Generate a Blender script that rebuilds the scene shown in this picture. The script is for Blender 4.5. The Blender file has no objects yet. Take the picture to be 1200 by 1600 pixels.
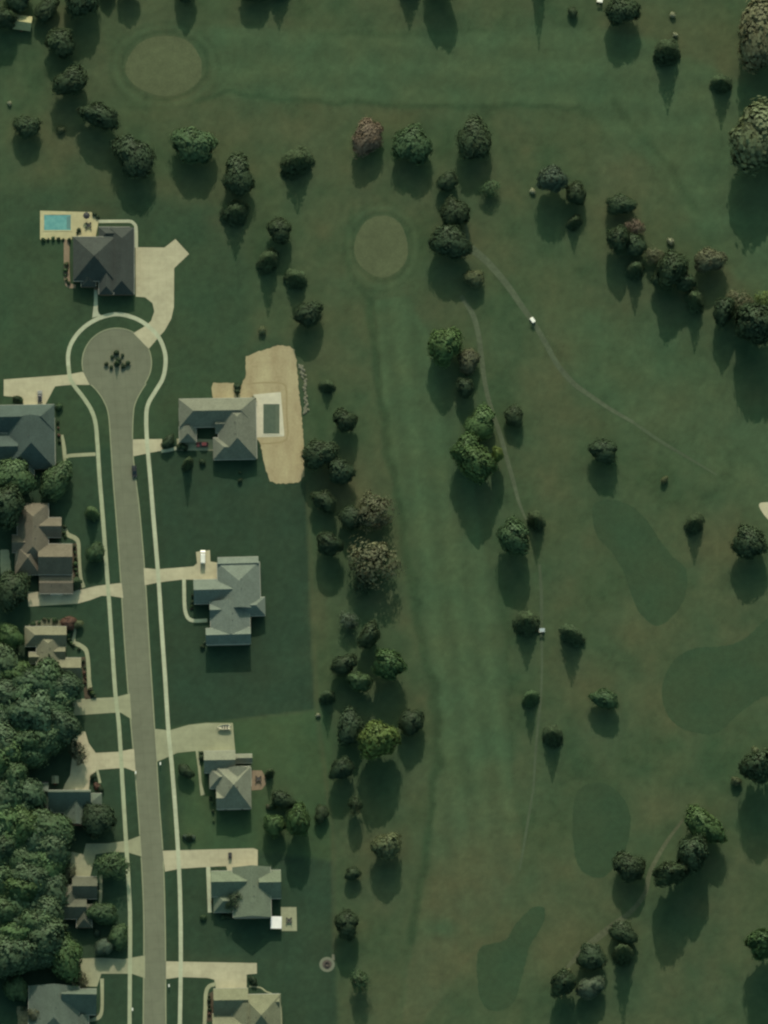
import bpy, bmesh, math, random
import numpy as np
from mathutils import Vector, Matrix
R = math.radians
random.seed(7)
scene = bpy.context.scene
COL = scene.collection
S = 0.25                                   # metres per map unit
ELEV = 31.0
TAN = math.tan(R(ELEV))
TILT = R(11.0)                             # the survey looks a little from the shaded side
SY = S / math.cos(TILT)

def P(x, y):                               # survey map units -> metres on the ground (x east, y towards the sun)
    return ((x - 600) * S, (800 - y) * SY)
def F(ox, oy, s, pts):                     # a detail sheet of the survey -> map units
    return [(ox + a / s, oy + b / s) for a, b in pts]

# ------------------------------------------------------------------ materials
def tone(r, g, b, k=1.0):                       # surface albedo that reads like this tone in open daylight
    f = lambda v: ((v / 255 + .055) / 1.055) ** 2.4
    return (f(r) * k, f(g) * k, f(b) * k)
def new_mat(name):
    m = bpy.data.materials.new(name); m.use_nodes = True
    nt = m.node_tree
    return m, nt, nt.nodes['Principled BSDF']
def N(nt, kind, **kw):
    n = nt.nodes.new(kind)
    for k, v in kw.items():
        if k in n.inputs: n.inputs[k].default_value = v
        else: setattr(n, k, v)
    return n
def noise_chain(nt, scales, lo, hi, coord='Object'):
    """product of several noises mapped to lo..hi"""
    tc = N(nt, 'ShaderNodeTexCoord')
    prev = None
    for i, (sc, l, h) in enumerate(scales):
        nz = N(nt, 'ShaderNodeTexNoise'); nz.inputs['Scale'].default_value = sc; nz.inputs['Detail'].default_value = 4
        nt.links.new(tc.outputs[coord], nz.inputs['Vector'])
        mr = N(nt, 'ShaderNodeMapRange'); mr.inputs['From Min'].default_value = 0.3; mr.inputs['From Max'].default_value = 0.7
        mr.inputs['To Min'].default_value = l; mr.inputs['To Max'].default_value = h
        nt.links.new(nz.outputs['Fac'], mr.inputs['Value'])
        if prev is None: prev = mr.outputs['Result']
        else:
            mu = N(nt, 'ShaderNodeMath', operation='MULTIPLY')
            nt.links.new(prev, mu.inputs[0]); nt.links.new(mr.outputs['Result'], mu.inputs[1]); prev = mu.outputs[0]
    return prev
def scale_color(nt, colsock, facsock):
    vm = N(nt, 'ShaderNodeVectorMath', operation='SCALE')
    nt.links.new(colsock, vm.inputs[0]); nt.links.new(facsock, vm.inputs['Scale'])
    return vm.outputs[0]
def flat(name, col, rough=0.8, scales=((0.6, .93, 1.07), (4, .93, 1.07)), spec=0.25, metal=0.0, bump=0.0):
    m, nt, b = new_mat(name)
    rgb = N(nt, 'ShaderNodeRGB'); rgb.outputs[0].default_value = (*col, 1)
    f = noise_chain(nt, scales, 0, 1)
    nt.links.new(scale_color(nt, rgb.outputs[0], f), b.inputs['Base Color'])
    b.inputs['Roughness'].default_value = rough
    b.inputs['Specular IOR Level'].default_value = spec
    b.inputs['Metallic'].default_value = metal
    return m

def haze_coat(b, k=1.0, r=.38):                       # leaf gloss, added so its sky reflection lifts shadows in place of haze
    b.inputs['Coat Weight'].default_value = k; b.inputs['Coat Roughness'].default_value = r; b.inputs['Coat IOR'].default_value = 1.6
def grass_mat():
    m, nt, b = new_mat('grass')
    at = N(nt, 'ShaderNodeVertexColor', layer_name='Col')
    f = noise_chain(nt, ((0.09, .94, 1.06), (0.45, .92, 1.08), (2.2, .90, 1.10)), 0, 1)
    c = scale_color(nt, at.outputs['Color'], f)
    # olive / blue-green drift
    tc = N(nt, 'ShaderNodeTexCoord'); nz = N(nt, 'ShaderNodeTexNoise'); nz.inputs['Scale'].default_value = 0.05; nz.inputs['Detail'].default_value = 5
    nt.links.new(tc.outputs['Object'], nz.inputs['Vector'])
    mr = N(nt, 'ShaderNodeMapRange'); mr.inputs['From Min'].default_value = .35; mr.inputs['From Max'].default_value = .68
    nt.links.new(nz.outputs['Fac'], mr.inputs['Value'])
    mx = N(nt, 'ShaderNodeMix', data_type='RGBA', blend_type='MULTIPLY')
    mx.inputs[0].default_value = 1
    ramp = N(nt, 'ShaderNodeValToRGB')
    ramp.color_ramp.elements[0].color = (.90, 1.0, 1.0, 1); ramp.color_ramp.elements[1].color = (1.10, 1.0, .96, 1)
    nt.links.new(mr.outputs[0], ramp.inputs[0])
    nt.links.new(c, mx.inputs[6]); nt.links.new(ramp.outputs[0], mx.inputs[7])
    nt.links.new(mx.outputs[2], b.inputs['Base Color'])
    b.inputs['Roughness'].default_value = 0.9; b.inputs['Specular IOR Level'].default_value = 0.1
    haze_coat(b, .10, .5)
    return m
GRASS = grass_mat()

def asphalt_mat():
    m, nt, b = new_mat('road_surface')
    rgb = N(nt, 'ShaderNodeRGB'); rgb.outputs[0].default_value = (*tone(109, 112, 94), 1)
    f = noise_chain(nt, ((0.04, .92, 1.07), (0.3, .93, 1.06), (3, .93, 1.07)), 0, 1)
    c = scale_color(nt, rgb.outputs[0], f)
    # slab joints across and along, faint
    tc = N(nt, 'ShaderNodeTexCoord')
    br = N(nt, 'ShaderNodeTexBrick'); br.offset = 0; br.inputs['Scale'].default_value = 1
    br.inputs['Color1'].default_value = (1, 1, 1, 1); br.inputs['Color2'].default_value = (.965, .965, .97, 1); br.inputs['Mortar'].default_value = (.76, .76, .75, 1)
    br.inputs['Mortar Size'].default_value = .05; br.inputs['Brick Width'].default_value = 4.6; br.inputs['Row Height'].default_value = 5.2
    mp = N(nt, 'ShaderNodeMapping'); mp.inputs['Rotation'].default_value = (0, 0, R(-4.5))
    nt.links.new(tc.outputs['Object'], mp.inputs[0]); nt.links.new(mp.outputs[0], br.inputs['Vector'])
    mx = N(nt, 'ShaderNodeMix', data_type='RGBA', blend_type='MULTIPLY'); mx.inputs[0].default_value = 1
    nt.links.new(c, mx.inputs[6]); nt.links.new(br.outputs['Color'], mx.inputs[7])
    nt.links.new(mx.outputs[2], b.inputs['Base Color']); b.inputs['Roughness'].default_value = .9; b.inputs['Specular IOR Level'].default_value = .15
    return m
ROAD = asphalt_mat()

def slab_mat(name, col, w=3.0, h=3.0, joint=.82, var=.95):
    m, nt, b = new_mat(name)
    rgb = N(nt, 'ShaderNodeRGB'); rgb.outputs[0].default_value = (*col, 1)
    f = noise_chain(nt, ((0.12, .90, 1.08), (0.5, .92, 1.06), (4, .94, 1.06)), 0, 1)
    c = scale_color(nt, rgb.outputs[0], f)
    tc = N(nt, 'ShaderNodeTexCoord'); br = N(nt, 'ShaderNodeTexBrick'); br.offset = 0; br.inputs['Scale'].default_value = 1
    br.inputs['Color1'].default_value = (1, 1, 1, 1); br.inputs['Color2'].default_value = (var, var, var, 1); br.inputs['Mortar'].default_value = (joint,) * 3 + (1,)
    br.inputs['Mortar Size'].default_value = .04; br.inputs['Brick Width'].default_value = w; br.inputs['Row Height'].default_value = h
    nt.links.new(tc.outputs['Object'], br.inputs['Vector'])
    mx = N(nt, 'ShaderNodeMix', data_type='RGBA', blend_type='MULTIPLY'); mx.inputs[0].default_value = 1
    nt.links.new(c, mx.inputs[6]); nt.links.new(br.outputs['Color'], mx.inputs[7])
    nt.links.new(mx.outputs[2], b.inputs['Base Color']); b.inputs['Roughness'].default_value = .9; b.inputs['Specular IOR Level'].default_value = .15
    return m
DRIVE = slab_mat('driveway_concrete', tone(174, 168, 141), 3.4, 3.0)
DRIVE2 = slab_mat('weathered_driveway_concrete', tone(147, 148, 121), 3.4, 3.0)
WALKM = slab_mat('pavement_concrete', tone(172, 176, 150), 1.5, 1.5, .8)
YARD = slab_mat('front_walk_concrete', tone(150, 152, 124), 1.5, 1.5, .8)
KERB = flat('kerb_concrete', tone(140, 144, 116))
DECKW = slab_mat('white_pool_deck', tone(194, 189, 168), 2.5, 2.5, .9)
DECKT = slab_mat('tan_pool_deck', tone(178, 171, 134), 2.0, 2.0, .85)
PINK = slab_mat('pink_paver', tone(140, 124, 104), .5, .5, .8, .85)
PATH = flat('cart_path_surface', tone(76, 86, 67), .9, ((0.1, .85, 1.15), (0.7, .85, 1.15)))
SAND = flat('bunker_sand', (.46, .42, .29))
STONE = flat('pale_stone', (.17, .17, .12), .9, ((1, .8, 1.2),))
GREEN = flat('putting_green_turf', tone(79, 87, 62), .9, ((0.08, .92, 1.08), (0.35, .90, 1.1), (1.4, .92, 1.08)))

def dirt_mat():
    m, nt, b = new_mat('bare_dirt')
    tc = N(nt, 'ShaderNodeTexCoord')
    nz = N(nt, 'ShaderNodeTexNoise'); nz.inputs['Scale'].default_value = .18; nz.inputs['Detail'].default_value = 7; nz.inputs['Roughness'].default_value = .65
    mp = N(nt, 'ShaderNodeMapping'); mp.inputs['Scale'].default_value = (1, .45, 1)
    nt.links.new(tc.outputs['Object'], mp.inputs[0]); nt.links.new(mp.outputs[0], nz.inputs['Vector'])
    rp = N(nt, 'ShaderNodeValToRGB')
    rp.color_ramp.elements[0].position = .32; rp.color_ramp.elements[0].color = (*tone(146, 132, 103), 1)
    rp.color_ramp.elements[1].position = .68; rp.color_ramp.elements[1].color = (*tone(167, 157, 124), 1)
    nt.links.new(nz.outputs['Fac'], rp.inputs[0])
    f = noise_chain(nt, ((1.2, .92, 1.08), (5, .93, 1.07)), 0, 1)
    nt.links.new(scale_color(nt, rp.outputs[0], f), b.inputs['Base Color']); b.inputs['Roughness'].default_value = .95
    b.inputs['Specular IOR Level'].default_value = .2
    return m
DIRT = dirt_mat()
MULCH = flat('mulch', (.075, .06, .04), .95, ((1.5, .7, 1.3),))

def water_mat(name, c0, c1):
    m, nt, b = new_mat(name)
    tc = N(nt, 'ShaderNodeTexCoord'); nz = N(nt, 'ShaderNodeTexNoise'); nz.inputs['Scale'].default_value = .5
    nt.links.new(tc.outputs['Object'], nz.inputs['Vector'])
    rp = N(nt, 'ShaderNodeValToRGB'); rp.color_ramp.elements[0].position = .35; rp.color_ramp.elements[1].position = .65
    rp.color_ramp.elements[0].color = (*c0, 1); rp.color_ramp.elements[1].color = (*c1, 1)
    nt.links.new(nz.outputs['Fac'], rp.inputs[0]); nt.links.new(rp.outputs[0], b.inputs['Base Color'])
    b.inputs['Roughness'].default_value = .12
    return m
POOLBLUE = water_mat('pool_water', (.10, .27, .27), (.14, .33, .31))
POOLGREY = water_mat('murky_pool_water', (.075, .10, .068), (.09, .115, .078))

def shingle(name, col):
    m, nt, b = new_mat(name)
    rgb = N(nt, 'ShaderNodeRGB'); rgb.outputs[0].default_value = (*col, 1)
    f = noise_chain(nt, ((0.25, .90, 1.1), (1.3, .88, 1.12), (6, .85, 1.15)), 0, 1)
    nt.links.new(scale_color(nt, rgb.outputs[0], f), b.inputs['Base Color'])
    b.inputs['Roughness'].default_value = .9; b.inputs['Specular IOR Level'].default_value = .2
    return m
WALLM = flat('house_siding', (.32, .30, .25)); BRICK = flat('brick_wall', (.22, .13, .09), .9, ((3, .8, 1.2),))
TRIM = flat('pale_trim', (.38, .38, .32)); GLASS = flat('window_glass', (.03, .04, .045), .08); DOORM = flat('painted_door', (.12, .05, .03), .5)
GARAGE = flat('garage_door_paint', (.55, .54, .48), .5)
CARW = flat('white_car_paint', (.72, .72, .66), .25); CARD = flat('dark_car_paint', (.03, .033, .036), .25); CARR = flat('red_car_paint', (.15, .045, .045), .3)
RUBBER = flat('tyre_rubber', (.02, .02, .02), .9); ALLOY = flat('wheel_alloy', (.4, .4, .4), .3, metal=.8); LAMP = flat('lamp_lens', (.7, .7, .65), .1)
WHITEP = flat('white_panel', (.86, .85, .78), .5); METAL = flat('dark_metal', (.05, .05, .05), .4); WOODD = flat('dark_wood', (.045, .046, .048), .7); BARK = flat('bark', (.09, .07, .05), .95)
CREAM = flat('cream_hull', (.55, .52, .38), .35)

def leaf_mat(name, lo, hi):
    m, nt, b = new_mat(name)
    oi = N(nt, 'ShaderNodeObjectInfo')
    at = N(nt, 'ShaderNodeVertexColor', layer_name='Col')
    mx = N(nt, 'ShaderNodeMix', data_type='RGBA', blend_type='MULTIPLY'); mx.inputs[0].default_value = 1
    nt.links.new(oi.outputs['Color'], mx.inputs[6]); nt.links.new(at.outputs['Color'], mx.inputs[7])
    nt.links.new(mx.outputs[2], b.inputs['Base Color'])
    b.inputs['Roughness'].default_value = .75; b.inputs['Specular IOR Level'].default_value = .2; haze_coat(b, .12, .5)
    tr = N(nt, 'ShaderNodeBsdfTranslucent'); mxs = N(nt, 'ShaderNodeMixShader'); mxs.inputs[0].default_value = .28
    nt.links.new(mx.outputs[2], tr.inputs['Color']); out = nt.nodes['Material Output']
    nt.links.new(b.outputs[0], mxs.inputs[1]); nt.links.new(tr.outputs[0], mxs.inputs[2]); nt.links.new(mxs.outputs[0], out.inputs['Surface'])
    return m
LEAF = leaf_mat('foliage', .6, 1.3)

# ------------------------------------------------------------------ objects
def link(o, parent=None):
    COL.objects.link(o)
    if parent is not None: o.parent = parent
    return o
def obj(name, bm, mat, parent=None, loc=None, smooth=False):
    me = bpy.data.meshes.new(name); bm.normal_update(); bm.to_mesh(me); bm.free()
    if smooth:
        for p in me.polygons: p.use_smooth = True
    for m in (mat if isinstance(mat, (list, tuple)) else [mat]): me.materials.append(m)
    o = bpy.data.objects.new(name, me)
    if loc: o.location = loc
    return link(o, parent)
def empty(name, loc, rz=0):
    o = bpy.data.objects.new(name, None); o.empty_display_size = .3; o.location = loc; o.rotation_euler = (0, 0, rz)
    return link(o)
def tag(o, label, cat, group=None):
    o['label'] = label; o['category'] = cat
    if group: o['group'] = group
    return o
def struct(o): o['kind'] = 'structure'; return o
def copy_tree(o, parent=None):
    c = o.copy(); COL.objects.link(c)
    if parent is not None: c.parent = parent
    for ch in o.children: copy_tree(ch, c)
    return c
def box(bm, x0, x1, y0, y1, z0, z1, top=(0, 0)):
    tx, ty = top
    v = [bm.verts.new(c) for c in ((x0, y0, z0), (x1, y0, z0), (x1, y1, z0), (x0, y1, z0), (x0 + tx, y0 + ty, z1), (x1 - tx, y0 + ty, z1), (x1 - tx, y1 - ty, z1), (x0 + tx, y1 - ty, z1))]
    for f in ((3, 2, 1, 0), (4, 5, 6, 7), (0, 1, 5, 4), (1, 2, 6, 5), (2, 3, 7, 6), (3, 0, 4, 7)): bm.faces.new([v[i] for i in f])
def cyl(bm, x, y, z0, z1, r0, r1=None, n=12, axis='z'):
    r1 = r0 if r1 is None else r1
    a = []; b = []
    for i in range(n):
        t = 2 * math.pi * i / n; c, s = math.cos(t), math.sin(t)
        if axis == 'z': a.append(bm.verts.new((x + r0 * c, y + r0 * s, z0))); b.append(bm.verts.new((x + r1 * c, y + r1 * s, z1)))
        else: a.append(bm.verts.new((z0, x + r0 * c, y + r0 * s))); b.append(bm.verts.new((z1, x + r1 * c, y + r1 * s)))
    for i in range(n): bm.faces.new((a[i], a[(i + 1) % n], b[(i + 1) % n], b[i]))
    bm.faces.new(a[::-1]); bm.faces.new(b)
def tube(bm, p, q, r0, r1, n=6):
    p, q = Vector(p), Vector(q); d = (q - p).normalized()
    u = d.orthogonal().normalized(); w = d.cross(u)
    a = [bm.verts.new(p + (u * math.cos(t) + w * math.sin(t)) * r0) for t in [2 * math.pi * i / n for i in range(n)]]
    b = [bm.verts.new(q + (u * math.cos(t) + w * math.sin(t)) * r1) for t in [2 * math.pi * i / n for i in range(n)]]
    for i in range(n): bm.faces.new((a[i], a[(i + 1) % n], b[(i + 1) % n], b[i]))
    bm.faces.new(a[::-1]); bm.faces.new(b)

def catmull(pts, n=8, closed=False):
    out = []; m = len(pts)
    rng = range(m) if closed else range(m - 1)
    for i in rng:
        if closed: p0, p1, p2, p3 = pts[i - 1], pts[i], pts[(i + 1) % m], pts[(i + 2) % m]
        else: p0, p1, p2, p3 = pts[max(i - 1, 0)], pts[i], pts[i + 1], pts[min(i + 2, m - 1)]
        for k in range(n):
            t = k / n; out.append(tuple(.5 * ((2 * b) + (c - a) * t + (2 * a - 5 * b + 4 * c - d) * t * t + (-a + 3 * b - 3 * c + d) * t ** 3) for a, b, c, d in zip(p0, p1, p2, p3)))
    if not closed: out.append(pts[-1])
    return out
def sheet(name, pts, z, mat, thick=0.0, wobble=0.0):
    """flat polygon given in map units"""
    if wobble:
        rnd = random.Random(len(pts) * 31 + int(pts[0][0])); q = []
        for i in range(len(pts)):
            a, b = pts[i], pts[(i + 1) % len(pts)]
            k = max(1, int(math.dist(a, b) / 3))
            for j in range(k):
                t = j / k; q.append((a[0] + (b[0] - a[0]) * t + rnd.uniform(-wobble, wobble), a[1] + (b[1] - a[1]) * t + rnd.uniform(-wobble, wobble)))
        pts = q
    area = sum(pts[i - 1][0] * pts[i][1] - pts[i][0] * pts[i - 1][1] for i in range(len(pts)))
    if area > 0: pts = pts[::-1]            # map y runs down: make faces look up
    bm = bmesh.new()
    vs = [bm.verts.new((*P(*p), z)) for p in pts]
    f = bm.faces.new(vs)
    lo = [bm.verts.new((v.co.x, v.co.y, -0.3)) for v in vs]
    for i in range(len(vs)):
        j = (i + 1) % len(vs); bm.faces.new((vs[i], lo[i], lo[j], vs[j]))
    f.normal_update(); bmesh.ops.triangulate(bm, faces=[f])
    return struct(obj(name, bm, mat))
def ribbon(name, pts, w, z, mat, smooth=True, ends=None, skirt=True):
    """strip along a line (map units), width w (map units) or list of widths"""
    if smooth: 
        ws = w if isinstance(w, (list, tuple)) else [w] * len(pts)
        p3 = catmull([(a, b, c) for (a, b), c in zip(pts, ws)], 8)
    else:
        ws = w if isinstance(w, (list, tuple)) else [w] * len(pts)
        p3 = [(a, b, c) for (a, b), c in zip(pts, ws)]
    L = []; Rr = []
    for i, (x, y, ww) in enumerate(p3):
        a = p3[max(i - 1, 0)]; b = p3[min(i + 1, len(p3) - 1)]
        dx, dy = b[0] - a[0], b[1] - a[1]; l = math.hypot(dx, dy) or 1; nx, ny = -dy / l, dx / l
        L.append((x + nx * ww / 2, y + ny * ww / 2)); Rr.append((x - nx * ww / 2, y - ny * ww / 2))
    bm = bmesh.new()
    a = [bm.verts.new((*P(*p), z)) for p in L]; b = [bm.verts.new((*P(*p), z)) for p in Rr]
    al = [bm.verts.new((*P(*p), -.3)) for p in L]; bl = [bm.verts.new((*P(*p), -.3)) for p in Rr]
    for i in range(len(a) - 1):
        bm.faces.new((a[i], a[i + 1], b[i + 1], b[i])); bm.faces.new((a[i], al[i], al[i + 1], a[i + 1])); bm.faces.new((b[i + 1], bl[i + 1], bl[i], b[i]))
    bmesh.ops.recalc_face_normals(bm, faces=bm.faces)
    return struct(obj(name, bm, mat))
def inside(p, poly):
    x, y = p; c = False
    for i in range(len(poly)):
        (x0, y0), (x1, y1) = poly[i - 1], poly[i]
        if (y0 > y) != (y1 > y) and x < (x1 - x0) * (y - y0) / (y1 - y0) + x0: c = not c
    return c

# ------------------------------------------------------------------ ground: one sheet out to the horizon, grass colour per vertex
def vnoise(x, y, sc, seed):
    x = x / sc + 1000.3; y = y / sc + 1000.7
    xi = np.floor(x).astype(np.int64); yi = np.floor(y).astype(np.int64); fx = x - xi; fy = y - yi
    fx = fx * fx * (3 - 2 * fx); fy = fy * fy * (3 - 2 * fy)
    def h(a, b):
        n = (a * 374761393 + b * 668265263 + seed * 1442695041) & 0xffffffff
        n = ((n ^ (n >> 13)) * 1274126177) & 0xffffffff
        return ((n ^ (n >> 16)) & 0xffff) / 65535.0
    return (h(xi, yi) * (1 - fx) + h(xi + 1, yi) * fx) * (1 - fy) + (h(xi, yi + 1) * (1 - fx) + h(xi + 1, yi + 1) * fx) * fy
def seg_d(X, Y, pts, closed):
    d = np.full(X.shape, 1e9)
    for i in range(0 if closed else 1, len(pts)):
        (x0, y0), (x1, y1) = pts[i - 1], pts[i]
        dx, dy = x1 - x0, y1 - y0; L = dx * dx + dy * dy or 1
        t = np.clip(((X - x0) * dx + (Y - y0) * dy) / L, 0, 1)
        d = np.minimum(d, np.hypot(X - x0 - t * dx, Y - y0 - t * dy))
    return d
def poly_mask(X, Y, pts, soft):
    c = np.zeros(X.shape, bool)
    for i in range(len(pts)):
        (x0, y0), (x1, y1) = pts[i - 1], pts[i]
        if y0 == y1: continue
        c ^= ((y0 > Y) != (y1 > Y)) & (X < (x1 - x0) * (Y - y0) / (y1 - y0) + x0)
    d = seg_d(X, Y, pts, True); d = np.where(c, d, -d)
    t = np.clip(d / soft * .5 + .5, 0, 1); return t * t * (3 - 2 * t)
def stroke(X, Y, pts, w, soft):
    t = np.clip((w / 2 - seg_d(X, Y, pts, False)) / soft * .5 + .5, 0, 1); return t * t * (3 - 2 * t)
def blob(X, Y, cx, cy, rx, ry):
    return np.exp(-(((X - cx) / rx) ** 2 + ((Y - cy) / ry) ** 2))

def srgb(r, g, b):                              # albedo that reads like this tone in open light
    f = lambda v: ((v / 255 + .055) / 1.055) ** 2.4
    return np.array([f(r), f(g), f(b)])
COAT_LIFT = np.array([.002, .0045, .002])              # taken off the albedo to offset the haze-like lift of the coat
ROUGH = srgb(63, 79, 55); FAIR = srgb(66, 85, 60); LAWND = srgb(46, 66, 48); LAWNM = srgb(58, 79, 53); BROWN = srgb(76, 80, 57); DKG = srgb(53, 74, 50); TEE = srgb(53, 72, 50)

def grass_color(X, Y):                          # X, Y in map units
    n1 = vnoise(X, Y, 90, 1); n2 = vnoise(X, Y, 32, 2); n3 = vnoise(X, Y, 11, 3); n4 = vnoise(X, Y, 4.5, 4)
    C = np.empty(X.shape + (3,)); C[:] = ROUGH
    def mix(m, col, k=1.0):
        C[:] = C + (np.asarray(col) - C) * (m * k)[..., None]
    mix(np.clip((n1 * .5 + n2 * .35 + n3 * .15 - .5) * 3.2, 0, 1), BROWN, .5)
    mix(np.clip((.47 - n1 * .4 - n2 * .4 - n3 * .2) * 4, 0, 1), DKG, .8)
    wob = (n2 - .5) * 10 + (n3 - .5) * 5
    Xw, Yw = X + wob, Y + (vnoise(X, Y, 28, 9) - .5) * 10
    # dry, trodden patches
    for cx, cy, rx, ry, k in ((960, 265, 60, 40, .6), (1045, 60, 60, 60, .45), (150, 130, 45, 40, .5), (590, 180, 90, 26, .5), (490, 230, 60, 50, .5), (1050, 640, 90, 40, .4), (735, 1380, 70, 70, .8), (700, 1480, 60, 60, .6),
                              (1110, 860, 50, 60, .5), (1000, 990, 60, 40, .5), (940, 1070, 40, 30, .4), (1030, 1260, 50, 30, .6), (610, 1320, 60, 40, .6), (590, 1560, 60, 50, .5), (650, 1215, 30, 40, .5), (940, 1350, 30, 90, .4),
                              (880, 1470, 60, 70, .6), (1160, 430, 60, 30, .5), (960, 330, 60, 30, .5), (240, 20, 50, 40, .5), (120, 220, 60, 40, .5), (300, 210, 50, 30, .4), (860, 600, 60, 120, .35), (560, 770, 40, 40, .6), (1130, 110, 50, 60, .6), (735, 385, 30, 40, .6)):
        mix(blob(Xw, Yw, cx, cy, rx, ry), BROWN * 1.08, k)
    # mown fairways
    f1 = poly_mask(Xw, Yw, [(330, 42), (560, 46), (900, 40), (1010, 60), (1200, 150), (1300, 420), (1180, 470), (1000, 240), (900, 165), (560, 163), (430, 158), (335, 148)], 9)
    st = np.sin(Yw / 7.5) * .5 + .5
    mix(f1, FAIR, .8); C *= (1 + f1 * ((st - .5) * .11))[..., None]
    f2 = poly_mask(Xw, Y, [(588, 470), (640, 462), (690, 560), (740, 760), (770, 900), (790, 1010), (800, 1200), (818, 1340), (760, 1470), (660, 1600), (630, 1600), (640, 1490), (668, 1320), (688, 1190), (680, 1080), (650, 930), (622, 780), (602, 620)], 3.5)
    st2 = np.sin((X - .12 * (Y - 900)) / 6.2) * .5 + .5
    mix(f2, FAIR, .85); C *= (1 + f2 * ((st2 - .5) * .17))[..., None]
    mix(f2 * np.clip((Y - 1180) / 200, 0, 1) * np.clip(n2 * 2, 0, 1), BROWN * 1.03, .75)
    f3 = poly_mask(Xw, Yw, [(870, 480), (1000, 500), (1120, 560), (1300, 760), (1300, 900), (1130, 760), (1000, 690), (900, 600)], 18)
    mix(f3, FAIR, .6); C *= (1 + f3 * ((np.sin((X + .9 * Y) / 9) * .5) * .06))[..., None]
    # darker cut bands along the fairway edges
    for pts, w, k in (([(578, 470), (596, 620), (620, 780), (648, 930), (676, 1080), (684, 1190), (664, 1330), (640, 1470)], 13, .75), ([(312, 158), (340, 148), (365, 143), (430, 155), (560, 164), (760, 165), (900, 168)], 8, .7),
                      ([(500, 52), (640, 53), (760, 46)], 7, .5), ([(555, 330), (536, 390), (560, 450), (592, 490)], 9, .5), ([(850, 520), (905, 600), (1000, 672), (1130, 745)], 10, .35), ([(772, 900), (790, 1000), (800, 1180)], 8, .45), ([(955, 160), (1010, 215), (1090, 330)], 12, .5)):
        mix(stroke(Xw, Yw, pts, w, 4), DKG * .88, k)
    # rings mown round the two greens
    for cx, cy, rx, ry in ((257, 103, 59, 48), (597, 385, 41, 49)):
        e = np.hypot((X - cx) / rx, (Y - cy) / ry)
        e = e + (n2 - .5) * .10 + (n3 - .5) * .05
        mix(np.exp(-((e - 1.12) / .05) ** 2), DKG * .88, .6)
        mix(np.exp(-((e - 1.29) / .06) ** 2), FAIR * 1.1, .5)
        mix(np.exp(-((e - 1.44) / .05) ** 2), DKG * .9, .35)
    # house lawns: watered, darker, with straight property lines
    l1 = poly_mask(Xw, Yw, [(-160, 300), (60, 290), (230, 310), (330, 322), (398, 420), (388, 540), (430, 520), (468, 560), (478, 760), (-160, 760)], 22)
    mix(l1, srgb(52, 71, 50), .95)
    mix(poly_mask(X, Y, [(-160, 700), (235, 700), (300, 2000), (-160, 2000)], 6), LAWND, 1)
    mix(poly_mask(X, Y, [(225, 690), (420, 690), (478, 757), (491, 1109), (262, 1137), (230, 900)], 3), srgb(44, 64, 47), 1)
    mix(poly_mask(X, Y, [(262, 1138), (491, 1111), (516, 1112), (520, 1345), (272, 1345)], 4), LAWNM, .9)
    mix(poly_mask(X, Y, [(262, 1345), (400, 1330), (521, 1345), (530, 1700), (262, 1700)], 5), LAWND, 1)
    mix(stroke(X, Y, [(480, 757), (495, 1110), (520, 1300), (523, 1500)], 6, 4), BROWN, .45)
    mix(stroke(Xw, Yw, [(232, 700), (240, 900), (262, 1130), (275, 1330), (285, 1600)], 30, 8), srgb(43, 61, 43), .5)
    # scuffed brown turf by the yard lines
    for cx, cy, rx, ry, k in ((345, 345, 26, 12, .5), (130, 330, 50, 12, .4), (410, 517, 10, 12, .7), (500, 960, 14, 60, .5), (335, 1500, 70, 10, .25), (440, 1240, 40, 30, .3)):
        mix(blob(Xw, Yw, cx, cy, rx, ry), BROWN, k)
    C *= (1 + (n4 - .5) * .16 + (n3 - .5) * .14 + (n2 - .5) * .08)[..., None]
    return np.clip(C - COAT_LIFT, 0.003, 1)

def build_ground():
    xs = np.concatenate(([-9000, -4000, -1500, -600, -300, -220], np.arange(-175, 176, 1.0), [220, 300, 600, 1500, 4000, 9000]))
    ys = np.concatenate(([-9000, -4000, -1500, -600, -340, -260], np.arange(-225, 226, 1.0), [260, 340, 600, 1500, 4000, 9000]))
    X, Y = np.meshgrid(xs, ys); nx, ny = len(xs), len(ys)
    co = np.stack([X, Y, np.zeros_like(X)], -1).reshape(-1, 3)
    idx = np.arange(nx * ny).reshape(ny, nx)
    q = np.stack([idx[:-1, :-1], idx[:-1, 1:], idx[1:, 1:], idx[1:, :-1]], -1).reshape(-1, 4)
    me = bpy.data.meshes.new('ground')
    me.vertices.add(len(co)); me.vertices.foreach_set('co', co.ravel().astype(np.float32))
    me.loops.add(q.size); me.loops.foreach_set('vertex_index', q.ravel().astype(np.int32))
    me.polygons.add(len(q)); me.polygons.foreach_set('loop_start', np.arange(0, q.size, 4, dtype=np.int32))
    me.update(calc_edges=True)
    c = grass_color(X / S + 600, 800 - Y / SY).reshape(-1, 3)
    at = me.color_attributes.new('Col', 'FLOAT_COLOR', 'POINT')
    at.data.foreach_set('color', np.concatenate([c, np.ones((len(c), 1))], 1).ravel().astype(np.float32))
    me.materials.append(GRASS)
    return struct(link(bpy.data.objects.new('ground', me)))
build_ground()

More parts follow.
